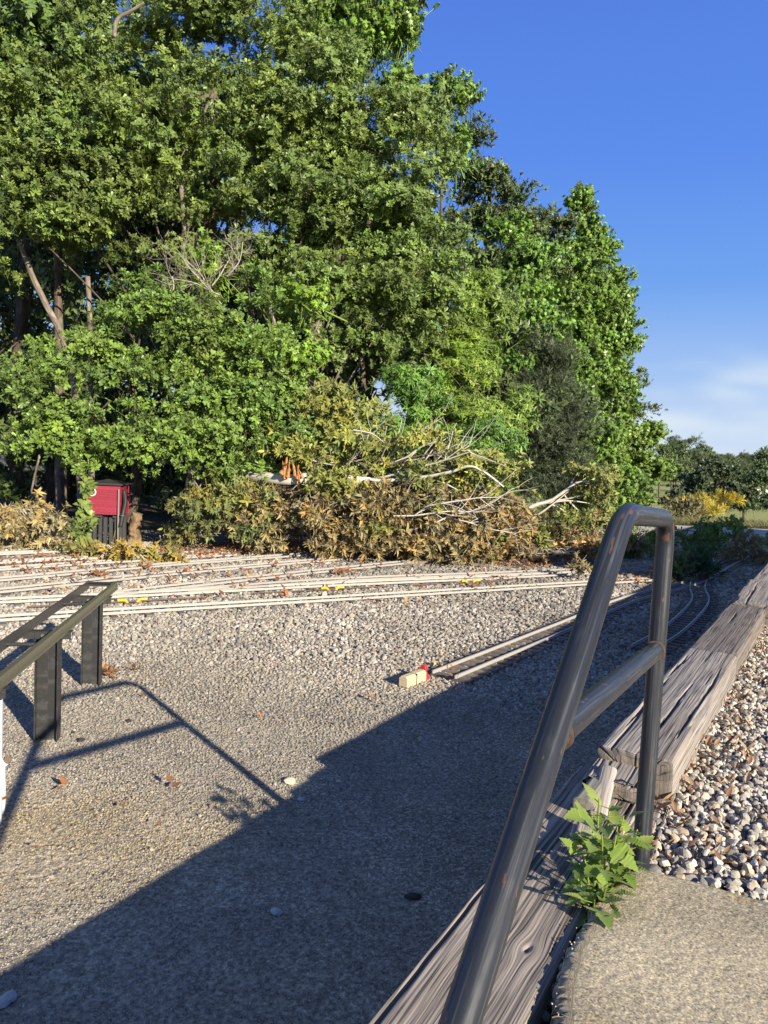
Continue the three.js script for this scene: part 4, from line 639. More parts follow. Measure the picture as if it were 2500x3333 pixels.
// ---------------------------------------------------------------- beyond the road
{
  const far = (label, px, py, rx, ry, d, kind, s, tint) => { const b = blob(px, py, rx, ry, d, { limbs: 0, floor: -6 }); tree({ name: 'distant_tree', label, group: 'distant trees across the field', seed: 200 + px, kind, bark: barkGrey, trunk: [D(px, 1625, d), D(px, py - ry * .3, d)], r0: d * .0016, r1: d * .0008, f: { density: 480, scale: s * .6, clump: ry * d / FOC * .2, tint, yellow: .1 }, blobs: [b, blob(px + rx * .3, py - ry * .55, rx * .55, ry * .5, d, { limbs: 0, floor: -6 }), blob(px, (py + 1600) / 2, rx * 1.1, (1600 - py) * .5 + 6, d, { limbs: 0, floor: -6 })] }); };
  const G1 = [1.0, 1.02, .9], G2 = [.9, .98, 1.0];
  far('distant pale green tree nearest the round bright tree, across the field', 2145, 1530, 45, 70, 150, 'dusk', 7, [1, 1, 1]);
  far('distant tree with two bare pale stems across the field', 2185, 1535, 40, 80, 160, 'dusk', 7, [1, 1, 1]);
  far('tallest distant tree behind the dark hollies, pointed top', 2192, 1490, 34, 60, 185, 'pine', 6.5, [1, 1, 1]);
  far('distant tree second in height along the field edge', 2235, 1510, 40, 75, 170, 'pine', 7, [1, 1, 1]);
  far('distant low tree at the field edge in front of taller ones', 2200, 1580, 45, 45, 150, 'dusk', 6.5, [1, 1, 1]);
  far('distant tree rising straight above the dark hollies', 2280, 1520, 40, 60, 190, 'dusk', 8, [1, 1, 1]);
  far('distant tree right above the second holly shoulder', 2310, 1530, 30, 50, 200, 'pine', 7.5, [1, 1, 1]);
  for (let i = 0; i < 6; i++) far(['hazy far tree on the skyline past the hollies, first', 'hazy far tree on the skyline past the hollies, second', 'hazy far tree on the skyline past the hollies, third', 'hazy far tree on the skyline past the hollies, fourth', 'hazy far tree on the skyline past the hollies, fifth', 'hazy far tree on the skyline past the hollies, last'][i], 2335 + i * 24, 1530 + (i % 2) * 6, 24, 42 + (i * 7) % 12, 250 + i * 6, 'pine', 9, [1, 1, 1]);
  far('dark distant tree at the edge of the view above the white fence', 2490, 1535, 48, 62, 130, 'dusk', 6, [1, 1, 1]);
  far('dark low distant tree beside the white fence', 2445, 1575, 30, 40, 135, 'dusk', 6, [1, 1, 1]);
  { const a = D(2186, 1575, 158), l = [[2170, 1478], [2183, 1492], [2176, 1510]].map(q => limb([a, D(q[0] + 4, 1530, 158), D(q[0], q[1], 158)], .22, .1, 6)); mesh('stems', mergeGeometries(l), barkPale, thing('dead_tree', 'bare pale stems of a dead tree among the distant trees', 'dead tree')); }

  const shrub = (name, label, kind, seed, blobs, f, px, d) => tree({ name, label, category: 'shrub', kind, seed, bark: barkDark, trunk: [D(px, 1700, d).setY(gy(d) - .1), D(px, 1640, d)], r0: .09, r1: .04, f, blobs });
  shrub('holly_bush', 'large dark rounded holly behind the yellow bush', 'holly', 301, [blob(2300, 1560, 70, 50, 36, { floor: -.9 }), blob(2290, 1620, 95, 65, 36, { floor: -.9 }), blob(2240, 1650, 60, 45, 35.5, { floor: -.9 }), blob(2340, 1640, 60, 60, 35.5, { floor: -.9 })], { density: 420, scale: 1.6, clump: .42, yellow: .06 }, 2300, 36);
  shrub('holly_bush', 'smaller dark rounded holly to the right of the large one', 'holly', 302, [blob(2415, 1588, 52, 44, 36, { floor: -.9 }), blob(2425, 1640, 60, 55, 36, { floor: -.9 }), blob(2420, 1690, 50, 30, 35, { floor: -.9 })], { density: 420, scale: 1.6, clump: .42, tint: [1.3, 1.3, 1], yellow: .06 }, 2420, 36);
  shrub('golden_bush', 'bright yellow feathery bush by the road', 'gold', 303, [blob(2240, 1645, 30, 26, 29, { floor: -.2 }), blob(2296, 1650, 38, 30, 29, { floor: -.2 }), blob(2352, 1660, 22, 30, 29, { floor: -.2 }), blob(2340, 1695, 45, 22, 29, { floor: -.2 }), blob(2225, 1655, 18, 18, 29, { floor: -.2, d: 90 })], { density: 260, scale: 1.4, clump: .34, yellow: .06, vary: .3 }, 2320, 29);
  shrub('clipped_bush', 'brownish low rounded bush in front of the yellow one', 'gold', 304, [blob(2290, 1690, 55, 26, 27.5, { floor: -.1 })], { density: 330, scale: 1.1, clump: .3, tint: [.42, .42, 1.6], yellow: .05 }, 2290, 27.5);
  shrub('withered_bush', 'withered tan and green bush at the end of the yellow bush', 'wilt', 305, [blob(2220, 1680, 30, 34, 26.5, { floor: -.1 }), blob(2205, 1660, 24, 24, 26.5, { floor: -.1, d: 100 })], { density: 200, scale: 1.5, clump: .3, tint: [.7, .85, 1] }, 2220, 26.5);
  // roadside grass
  { const R = rng(9), l = [], blade = mergeGeometries([...Array(7)].map((_, i) => leafGeo(.32, .02, NARROW, .1, .5).rotateX(-1.2 + .25 * (i % 3)).rotateY(i * .9)));
    for (let i = 0; i < 5200; i++) { const x = 3.5 + R() * 14, z = -22.1 - R() * R() * 9, k = .7 + .6 * R(); l.push({ p: V(x, gy(Math.hypot(x, z)) - .02, z), q: new THREE.Quaternion().setFromAxisAngle(UPV, R() * 6.3), s: .4 + .7 * R(), c: rgb(.20 * k, .19 * k, .055 * k) }); }
    const t = tag(copies('roadside_grass', blade, leafMat, l), 'short yellowing grass along the far side of the road', 'grass'); t.userData.kind = 'stuff'; }
  // wire fence and white board fence
  { const f = thing('wire_fence', 'thin wire fence crossing the green field', 'fence'), fm = std(rgb(.14, .13, .11), .8), d = 60; const p = [[2030, 1652], [2120, 1655], [2152, 1656], [2215, 1658], [2300, 1661]].map(q => D(q[0], q[1] + 18, d));
    p.forEach(q => { q.y = gy(d); mesh('post', limb([q, q.clone().add(V(0, 1.15, 0))], .04, .04, 6), fm, f); });
    for (const h of [.35, .8, 1.15]) mesh('wire', mergeGeometries(p.slice(1).map((q, i) => limb([p[i].clone().add(V(0, h, 0)), q.clone().add(V(0, h, 0))], .014, .014, 4))), fm, f); }
  { const f = thing('white_fence', 'white board fence at the far side of the field', 'fence'), wm = std(rgb(.8, .8, .78), .6), d = 200, a = D(2452, 1612, d), b = D(2640, 1626, d + 8), n = 9, base = gy(d);
    for (let i = 0; i <= n; i++) { const q = a.clone().lerp(b, i / n); q.y = base - .1; mesh('post', box(.16, 1.6, .16, q.x, q.y + .8, q.z), wm, f); }
    for (const h of [.35, .8, 1.25]) { const p = a.clone().setY(base + h), e = b.clone().setY(base + h); mesh('rail', sweep([p, e], [[-.03, 0], [.03, 0], [.03, .2], [-.03, .2]]).translate(0, 0, .1), wm, f); } }
}

// ---------------------------------------------------------------- storm debris
const FLOOR = .08;
function brush(name, label, o) {
  const t = thing(name, label, o.category || 'brush', o.group), R = rng(o.seed), tw = [];
  for (const b of o.blobs) for (let i = 0; i < (b.sticks ?? 14); i++) { const a = V(b.c.x + (R() - .5) * b.r[0] * 1.6, Math.max(.03, b.c.y + (R() - .6) * b.r[1]), b.c.z + (R() - .3) * b.r[2]), e = a.clone().add(V((R() - .4) * b.r[0] * 1.2, (R() - .25) * b.r[1] * 1.3, (R() - .2) * b.r[2])); e.y = Math.max(.03, e.y); tw.push(limb([a, a.clone().lerp(e, .5).add(V(0, .08 * R(), .05)), e], .012 * (.5 + R()), .004, 5, .2, i)); }
  mesh('twigs', mergeGeometries(tw), o.twig || twigMat, t).userData.kind = 'stuff';
  copies('leaves', KIND[o.kind].g, dryMat, foliage([], o.kind, o.blobs, R, { hang: .5, clump: .28, ...o.f }), t).userData.kind = 'stuff';
  for (const e of o.extra || []) copies('leaves', KIND[e.kind].g, dryMat, foliage([], e.kind, e.blobs, R, { hang: .5, clump: .26, ...e.f }), t).userData.kind = 'stuff';
  return t;
}
{
  const t = thing('fallen_tree', 'storm felled tree with a splintered orange break and wilting leaves', 'fallen tree'), d = 12.6, R = rng(71);
  const P = (px, py, dd = d) => D(px, py, dd);
  mesh('trunk', limb([P(740, 1545, 12.6), P(880, 1558, 12.0), P(940, 1562, 11.85), P(1010, 1556, 11.85), P(1100, 1560, 11.9), P(1210, 1568, 11.85)], .105, .07, 12, .12, 3), limbPale, t);
  mesh('lower_trunk', limb([P(700, 1600, 12.6), P(900, 1592, 12.0), P(1000, 1600, 11.8), P(1015, 1606, 11.8)], .09, .07, 10, .15, 5), barkGrey, t);
  const li = [[[1190, 1566], [1300, 1562], [1400, 1550], [1470, 1535], [1530, 1518], [1580, 1540], [1640, 1585]], [[1200, 1560], [1290, 1600], [1380, 1650], [1470, 1690]], [[1270, 1510], [1320, 1490], [1370, 1455], [1420, 1438]], [[1270, 1515], [1330, 1492], [1400, 1478], [1460, 1482]], [[1150, 1400], [1210, 1412], [1250, 1440]], [[1140, 1410], [1200, 1420], [1235, 1470]], [[990, 1490], [1040, 1505], [1090, 1515]], [[1160, 1500], [1210, 1540], [1250, 1570]], [[1420, 1690], [1440, 1650], [1500, 1620], [1560, 1618]], [[1430, 1680], [1500, 1665], [1560, 1660]], [[1380, 1700], [1400, 1650], [1330, 1600]], [[1230, 1660], [1260, 1690], [1340, 1720]], [[910, 1640], [960, 1650], [980, 1610]], [[1100, 1600], [1130, 1660], [1170, 1690]]];
  const thick = [.036, .024, .022, .017, .016, .014, .017, .018, .018, .014, .013, .015, .02, .012];
  li.forEach((l, i) => mesh('branch', limb(l.map((q, k) => P(q[0], q[1], 11.75 - .1 * k + (i % 3) * .12)), thick[i], thick[i] * .4, 7, .2, i), i % 4 === 3 ? barkGrey : limbPale, t));
  const tw = []; for (let i = 0; i < 90; i++) { const a = P(1000 + R() * 640, 1430 + R() * 290, 11.7 + R() * .5), e = a.clone().add(V((R() - .35) * .8, (R() - .35) * .5, (R() - .4) * .3)); tw.push(limb([a, a.clone().lerp(e, .5).add(V(0, .06 * R(), 0)), e], .008, .002, 4, .2, i)); }
  mesh('twigs', mergeGeometries(tw), twigMat, t).userData.kind = 'stuff';
  { const out = []; for (const [px, py, dx, dy, len, r, dd] of [[1210, 1560, 1, .15, 1.6, .035, 11.9], [1300, 1560, 1, .45, 1.2, .03, 11.7], [1180, 1560, .8, .7, 1.3, .03, 12], [1380, 1650, 1, .2, 1.1, .028, 11.3], [1420, 1700, .8, .6, 1.1, .026, 11.2], [1280, 1680, 1, -.05, 1.2, .024, 11.1], [1100, 1560, .5, .8, 1.0, .024, 12.1], [1000, 1540, .9, .5, .9, .02, 12.1], [1440, 1570, 1, -.3, 1, .022, 11.6], [880, 1640, .9, -.1, .8, .025, 11.7], [1330, 1500, 1, .5, .9, .022, 12], [1480, 1690, 1, -.1, .9, .02, 11.2]]) branchy(out, R, D(px, py, dd), V(dx, dy, .12), len, r * .6, 1, { forks: 2, kink: .4, lift: -.02 });
    out.forEach(g => mesh('bare_branch', g, limbPale, t)); }
  const shards = [], sm = std(rgb(.46, .215, .075), .8, { bumpMap: grainTex, bumpScale: .006 });
  for (const [x0, y0, x1, y1, w] of [[918, 1545, 938, 1477, .05], [935, 1555, 945, 1485, .035], [960, 1550, 950, 1490, .03], [968, 1560, 972, 1510, .04], [985, 1555, 966, 1515, .022], [925, 1560, 920, 1500, .03], [975, 1600, 972, 1530, .03], [990, 1600, 1015, 1606, .03]]) { const a = P(x0, y0, 11.72), b = P(x1, y1, 11.68); shards.push(limb([a, a.clone().lerp(b, .6), b], w, .004, 5, .5, x0)); }
  mesh('splintered_break', mergeGeometries(shards), sm, t);
  const leaves = (kind, blobs, f) => { copies('crown', KIND[kind].g, dryMat, foliage([], kind, blobs, R, { clump: .3, hang: .3, ...f }), t).userData.kind = 'stuff'; };
  leaves('limp', [blob(1000, 1330, 90, 90, 12.8), blob(1120, 1400, 90, 60, 12.7), blob(1050, 1440, 120, 60, 12.5), blob(1240, 1470, 90, 60, 12.3), blob(1400, 1480, 120, 50, 12.2, { d: 260 }), blob(1500, 1500, 70, 70, 12.2), blob(1150, 1530, 90, 40, 12.1, { d: 240 }), blob(950, 1420, 60, 60, 12.8), blob(1560, 1570, 60, 80, 12.2, { d: 260 }), blob(1600, 1640, 60, 60, 12.1), blob(1180, 1480, 120, 50, 12.2), blob(1330, 1540, 120, 50, 11.9, { d: 220 }), blob(1100, 1600, 110, 36, 11.8, { d: 220 }), blob(1450, 1600, 110, 50, 11.7, { d: 240 }), blob(1020, 1500, 60, 40, 12.1, { d: 220 })], { density: 330, tint: [.95, 1, 1], yellow: .2 });
  leaves('limp', [blob(1200, 1350, 70, 40, 13, { d: 200 }), blob(1080, 1300, 100, 60, 13.2, { d: 260 }), blob(850, 1500, 60, 40, 12.8, { d: 200 }), blob(1330, 1560, 150, 40, 12, { d: 200 })], { density: 300, tint: [.85, .9, 1], yellow: .2 });
}
brush('cut_brush', 'large heap of brown wilted branches in front of the fallen tree', { seed: 401, kind: 'wilt', group: 'brush heaps along the tracks', f: { density: 480, yellow: .25, clump: .22 }, blobs: [blob(1030, 1650, 120, 70, 11.9), blob(1150, 1700, 160, 100, 11.6), blob(1320, 1670, 150, 100, 11.6), blob(1480, 1660, 100, 70, 11.7), blob(1420, 1750, 160, 60, 11.5), blob(1560, 1730, 90, 70, 11.6), blob(1200, 1640, 110, 50, 11.9), blob(1150, 1785, 110, 26, 11.4), blob(1400, 1790, 150, 22, 11.4)], extra: [{ kind: 'limp', f: { density: 330, tint: [.8, .8, .9] }, blobs: [blob(1330, 1620, 90, 40, 11.9), blob(1480, 1680, 90, 50, 11.6), blob(1250, 1700, 90, 40, 11.5)] }] });
brush('cut_brush', 'olive brown leafy brush between the splintered break and the low oak', { seed: 402, kind: 'limp', group: 'brush heaps along the tracks', f: { density: 430, tint: [.85, .85, 1], yellow: .3 }, blobs: [blob(720, 1620, 110, 70, 12.2), blob(820, 1620, 80, 40, 12.0), blob(890, 1670, 80, 40, 11.9), blob(740, 1700, 90, 40, 12), blob(640, 1660, 60, 50, 12.2), blob(600, 1740, 100, 25, 11.9), blob(830, 1740, 80, 20, 11.9, { d: 250 })], extra: [{ kind: 'wilt', f: { density: 300 }, blobs: [blob(870, 1660, 60, 30, 11.9), blob(760, 1770, 120, 10, 11.8)] }] });
brush('cut_brush', 'pale tan brush heap at the picture edge before the dark woods', { seed: 403, kind: 'wilt', group: 'brush heaps along the tracks', f: { density: 430, tint: [1.25, 1.3, 1.4], yellow: .2 }, blobs: [blob(60, 1710, 90, 50, 11.3), blob(20, 1740, 100, 40, 11.2), blob(120, 1750, 80, 30, 11.2), blob(70, 1670, 40, 22, 11.4, { d: 250 })], extra: [{ kind: 'dusk', f: { density: 200, clump: .12 }, blobs: [blob(200, 1778, 80, 8, 11.1)] }] });
brush('cut_brush', 'olive yellow cut branches lying over the rails below the red tank', { seed: 404, kind: 'limp', group: 'brush heaps along the tracks', f: { density: 700, tint: [1.2, .92, .8], clump: .13, flat: .45, yellow: .3, hang: .35 }, blobs: [blob(300, 1808, 80, 18, 10.6, { floor: .03 }), blob(400, 1822, 90, 14, 10.3, { floor: .03 }), blob(480, 1808, 90, 18, 10.5, { floor: .03 }), blob(570, 1824, 60, 10, 10.4, { floor: .03 }), blob(340, 1790, 50, 10, 10.9, { floor: .03 })] });
brush('cut_brush', 'brown and green brush around the sawn log', { seed: 405, kind: 'wilt', group: 'brush heaps along the tracks', f: { density: 360, tint: [1.05, .92, .85], yellow: .2 }, blobs: [blob(1680, 1760, 110, 40, 12.4), blob(1800, 1770, 110, 35, 12.6), blob(1900, 1740, 80, 50, 13), blob(1650, 1700, 70, 40, 12.6), blob(1760, 1800, 100, 18, 12, { d: 200 })], extra: [{ kind: 'limp', f: { density: 320, tint: [.8, .88, 1] }, blobs: [blob(1740, 1730, 100, 40, 12.6), blob(1850, 1720, 80, 40, 13), blob(1640, 1760, 60, 30, 12.2), blob(1930, 1640, 50, 60, 13.4), blob(1880, 1610, 60, 50, 13.4), blob(1950, 1690, 60, 40, 13.4)] }] });
{
  const t = thing('fallen_limb', 'pale bare forked limb leaning up from the brush beside the handrail', 'branch'), R = rng(72), P = (x, y, d = 12.9) => D(x, y, d);
  const l = [[[1680, 1700], [1730, 1650], [1790, 1630], [1850, 1590], [1880, 1570], [1910, 1565]], [[1790, 1632], [1840, 1625], [1900, 1612]], [[1850, 1592], [1870, 1555], [1885, 1530]], [[1730, 1690], [1780, 1655], [1850, 1600]], [[1790, 1640], [1830, 1660], [1870, 1690]], [[1760, 1640], [1850, 1630], [1930, 1640]], [[1830, 1605], [1860, 1640], [1900, 1680]]];
  l.forEach((q, i) => mesh(i ? 'branch' : 'limb', limb(q.map((p, k) => P(p[0], p[1], 12.9 - .05 * k)), i ? .02 : .045, i ? .007 : .015, 7, .2, i), limbPale, t));
  copies('leaves', KIND.limp.g, dryMat, foliage([], 'limp', [blob(1930, 1560, 30, 40, 13), blob(1950, 1610, 40, 40, 13), blob(1890, 1540, 24, 20, 13, { d: 150 })], R, { density: 300, clump: .22, hang: .4, tint: [.9, .88, 1] }), t).userData.kind = 'stuff';
}
// logs lying beside the rails
for (const [pts, r0, r1, m, lab] of [[[[1655, 1815], [1720, 1828], [1790, 1838], [1830, 1842]], .075, .06, barkGrey, 'short thick grey log with a sawn end by the rails'], [[[1660, 1780], [1740, 1772], [1800, 1776], [1870, 1780]], .06, .045, barkPale, 'pale log lying in the brush above the sawn log'], [[[1310, 1842], [1400, 1840], [1430, 1835], [1500, 1843], [1590, 1850]], .04, .03, barkPale, 'thin crooked pale log lying across the rails'], [[[1790, 1845], [1880, 1840], [1960, 1838]], .035, .025, barkGrey, 'slim branch trailing from the sawn log into the shade'], [[[500, 1790], [560, 1780], [620, 1798], [680, 1785]], .03, .02, barkPale, 'thin pale branch lying right of the olive cut branches'], [[[760, 1735], [800, 1752], [860, 1765], [980, 1785]], .022, .012, barkPale, 'thin curved branch trailing from the olive brown brush'], [[[170, 1770], [230, 1765], [250, 1758]], .022, .018, barkPale, 'short pale stick lying left of the red water tank'], [[[1640, 1858], [1720, 1848], [1780, 1835]], .022, .015, barkDark, 'dark wet stick in front of the sawn log']]) {
  const p = pts.map(q => { const g = G(q[0], q[1]); g.y = r0 * .95; return g; }); const t = thing('log', lab, 'log', 'logs and sticks left lying by the tracks');
  mesh('bark', limb(p, r0, r1, 10, .14, pts[0][0]), m, t);
  for (const [a, b, r] of [[p[0], p[1], r0], [p[p.length - 1], p[p.length - 2], r1]]) { const c = mesh('cut_end', new THREE.CylinderGeometry(r * .9, r * .9, .01, 14), std(rgb(.48, .36, .2), .85), t), dd = a.clone().sub(b).normalize(); c.quaternion.setFromUnitVectors(UPV, dd); c.position.copy(a).addScaledVector(dd, .002); }
}
{ const a = G(1770, 1776); a.y = .14; const b = D(1935, 1766, 12.6); const g = limb([D(1760, 1778, 12.5), D(1850, 1768, 12.5), b], .05, .035, 6, .3, 3); tag(mesh('split_wood', g, std(rgb(.60, .40, .16), .8, { bumpMap: grainTex, bumpScale: .004 })), 'freshly split yellow wood sticking out of the brush beside the handrail', 'wood'); }
// brush lying in the shade, and the seedling
brush('shaded_brush', 'dark leafy brush lying in shade between handrail and road', { seed: 411, kind: 'oak2', f: { density: 300, scale: 1.0, hang: .1, clump: .2 }, blobs: [blob(2150, 1785, 120, 20, 14.5), blob(2280, 1785, 120, 20, 14.8), blob(2420, 1785, 130, 22, 14.2), blob(2000, 1790, 90, 40, 13.4), blob(2080, 1800, 70, 30, 13.2), blob(2490, 1765, 50, 20, 14.5, { d: 120 })], extra: [{ kind: 'wilt', f: { density: 200 }, blobs: [blob(2000, 1830, 90, 30, 12.4), blob(2130, 1830, 90, 16, 13), blob(2350, 1810, 150, 14, 13.4)] }] });
{ const R = rng(75), l = []; for (const [pts, r] of [[[[2080, 1790], [2180, 1745], [2260, 1715], [2330, 1705], [2385, 1702]], .03], [[[2180, 1748], [2230, 1725], [2290, 1708]], .014], [[[2385, 1702], [2388, 1730], [2390, 1750]], .012], [[[2230, 1725], [2300, 1735], [2340, 1745]], .014], [[[2260, 1800], [2350, 1760], [2440, 1735]], .02]]) l.push(limb(pts.map(q => D(q[0], q[1], 14.6)), r, r * .4, 6, .2, r * 999));
  const t = thing('dark_branch', 'dark leafless branch arching over the shaded brush', 'branch'); mesh('stems', mergeGeometries(l), twigMat, t); copies('leaves', KIND.oak2.g, leafMat, foliage([], 'oak2', [blob(2400, 1705, 20, 12, 14.6), blob(2400, 1740, 30, 16, 14.6, { d: 120 }), blob(2330, 1722, 30, 10, 14.6, { d: 80 })], R, { density: 200, clump: .12 }), t).userData.kind = 'stuff'; }
tree({ name: 'cedar_seedling', label: 'little green cedar seedling growing between the rails in the shade', category: 'seedling', seed: 421, kind: 'cedar', trunk: [G(2275, 1880), D(2272, 1810, 10.9)], r0: .012, r1: .004, bark: barkDark, f: { density: 1100, scale: .75, clump: .13, tint: [.75, 1.25, .7] }, blobs: [blob(2280, 1810, 16, 22, 10.9, { floor: .03 }), blob(2285, 1840, 26, 22, 10.9, { floor: .03 }), blob(2275, 1865, 38, 20, 10.9, { floor: .03 })] });
brush('ground_weeds', 'low weeds and dry leaves beside the cedar seedling', { seed: 422, kind: 'dusk', category: 'weeds', f: { density: 380, scale: .8, clump: .15, hang: 0 }, blobs: [blob(2200, 1870, 50, 18, 11, { floor: .03 }), blob(2180, 1885, 40, 10, 10.8, { floor: .03 })], extra: [{ kind: 'wilt', f: { density: 250, scale: .8, clump: .12 }, blobs: [blob(2210, 1885, 40, 9, 10.8, { floor: .03 }), blob(1895, 1890, 26, 12, 10.4, { floor: .03 })] }] });
// vine by the tank and tan stump
{
  const t = thing('climbing_vine', 'bright green leafy vine hanging beside the red water tank', 'vine'), R = rng(81), g = mergeGeometries([leafGeo(.11, .09, OVATE, .12, .25), leafGeo(.09, .07, OVATE, .12, .2).rotateY(2.1).translate(.01, -.02, 0), leafGeo(.09, .07, OVATE, .12, .2).rotateY(-2.1).translate(-.01, -.02, 0)].map(q => q.rotateX(.75))), l = [];
  const stem = [[262, 1765], [280, 1720], [285, 1660], [272, 1600], [290, 1550], [285, 1480]].map(q => D(q[0], q[1], 11.6)); stem[0].y = 0;
  mesh('stem', limb(stem, .014, .008, 6, .2), twigMat, t);
  for (const [px, py, rx, ry, n] of [[284, 1580, 12, 34, 26], [272, 1650, 18, 22, 24], [278, 1695, 20, 24, 28], [252, 1715, 16, 26, 22], [264, 1752, 24, 18, 34], [245, 1770, 36, 10, 30], [296, 1700, 8, 14, 10]]) for (let i = 0; i < n; i++) { const k = .75 + .5 * R(), a = R() * 6.28, q = Math.sqrt(R()); const p = D(px + Math.cos(a) * rx * q, py + Math.sin(a) * ry * q, 11.55 - R() * .12); p.y = Math.max(.03, p.y); l.push({ p, q: new THREE.Quaternion().setFromEuler(new THREE.Euler((R() - .5) * .9, (R() - .5) * 1.6, (R() - .5) * .8)), s: .65 + .5 * R(), c: rgb(.17 * k, .235 * k, .035 * k) }); }
  copies('leaves', g, leafMat, l, t).userData.kind = 'stuff';
  const s = tag(mesh('tree_stump', limb([D(440, 1770, 12.5).setY(-.05), D(438, 1720, 12.5), D(442, 1690, 12.5), D(448, 1670, 12.5)], .11, .08, 12, .3, 6), std(rgb(.62, .47, .31), .95, { map: barkMap, bumpMap: barkTex, bumpScale: .015 })), 'tan barkless tree stump right of the red water tank', 'stump');
}
// fallen dry leaves
{
  const R = rng(91), g = mergeGeometries([leafGeo(.055, .030, OVATE, .5, -.5), leafGeo(.05, .028, LANCE, .3, -.3).rotateY(2).translate(.02, .01, 0)]), one = leafGeo(.06, .030, [[0, .15], [.2, .8], [.45, 1], [.7, .7], [1, .05]], .9, -.75), l = [], m = [];
  const warm = () => { const k = .7 + .6 * R(), t = R(); return t < .5 ? rgb(.30 * k, .11 * k, .035 * k) : t < .8 ? rgb(.20 * k, .10 * k, .05 * k) : rgb(.38 * k, .24 * k, .09 * k); };
  const drop = (px, py, rx, ry, n, s = 1) => { for (let i = 0; i < n; i++) { const a = R() * 6.28, q = Math.sqrt(R()), p = G(px + Math.cos(a) * rx * q, py + Math.sin(a) * ry * q); p.y = .022 + .02 * R(); l.push({ p, q: new THREE.Quaternion().setFromEuler(new THREE.Euler((R() - .5) * 1.1, R() * 6.28, (R() - .5) * 1.1)), s: s * (.7 + .8 * R()), c: warm() }); } };
  drop(880, 1790, 180, 22, 420); drop(640, 1800, 160, 24, 260); drop(330, 1880, 300, 60, 60); drop(780, 1850, 500, 40, 90); drop(1400, 1815, 300, 14, 320); drop(1720, 1830, 150, 22, 260); drop(1300, 1900, 500, 80, 60); drop(1500, 2150, 300, 120, 26, .6); drop(950, 2300, 800, 200, 12, .45); drop(300, 2650, 280, 200, 5, .6); drop(150, 1840, 160, 26, 80); drop(325, 1878, 26, 6, 26); drop(475, 1853, 18, 6, 22); drop(1110, 1872, 22, 6, 24); drop(355, 2200, 26, 12, 22, .7); drop(430, 2190, 16, 4, 8, .6); drop(2150, 1890, 160, 20, 120); drop(1560, 1905, 90, 30, 20); drop(600, 1925, 500, 40, 40);
  const t = tag(copies('fallen_leaves', g, dryMat, l), 'dry orange and brown leaves strewn over the yard', 'leaves'); t.userData.kind = 'stuff';
  const edge = z => z > -2.46 ? .64 + (-z - 2.02) * .62 : .93 + (-z - 2.46) * .59;
  for (let i = 0; i < 900; i++) { const z = -1.95 - 4.6 * Math.pow(R(), 1.3), x = edge(z) + .015 + .36 * Math.pow(R(), 3.4) * (1 + .08 * -z); const k = .7 + .6 * R(), u = R(); m.push({ p: V(x, .515 + .018 * R(), z), q: new THREE.Quaternion().setFromEuler(new THREE.Euler((R() - .5) * 1.3, R() * 6.28, (R() - .5) * 1.3)), s: .22 + .42 * R() * (.5 + .8 * R()), c: u < .55 ? rgb(.30 * k, .17 * k, .085 * k) : u < .85 ? rgb(.40 * k, .28 * k, .17 * k) : rgb(.2 * k, .09 * k, .05 * k) }); }
  for (let i = 0; i < 90; i++) { const z = -1.9 - 4 * R(), x = edge(z) + R() * 1.6; const k = .6 + .6 * R(); m.push({ p: V(x, .515 + .012 * R(), z), q: new THREE.Quaternion().setFromEuler(new THREE.Euler((R() - .5) * .9, R() * 6.28, (R() - .5) * .9)), s: .3 + .4 * R(), c: rgb(.26 * k, .12 * k, .06 * k) }); }
  const u = tag(copies('drifted_leaves', one, dryMat, m), 'brown dead leaves drifted against the timbers on the upper gravel', 'leaves'); u.userData.kind = 'stuff';
}

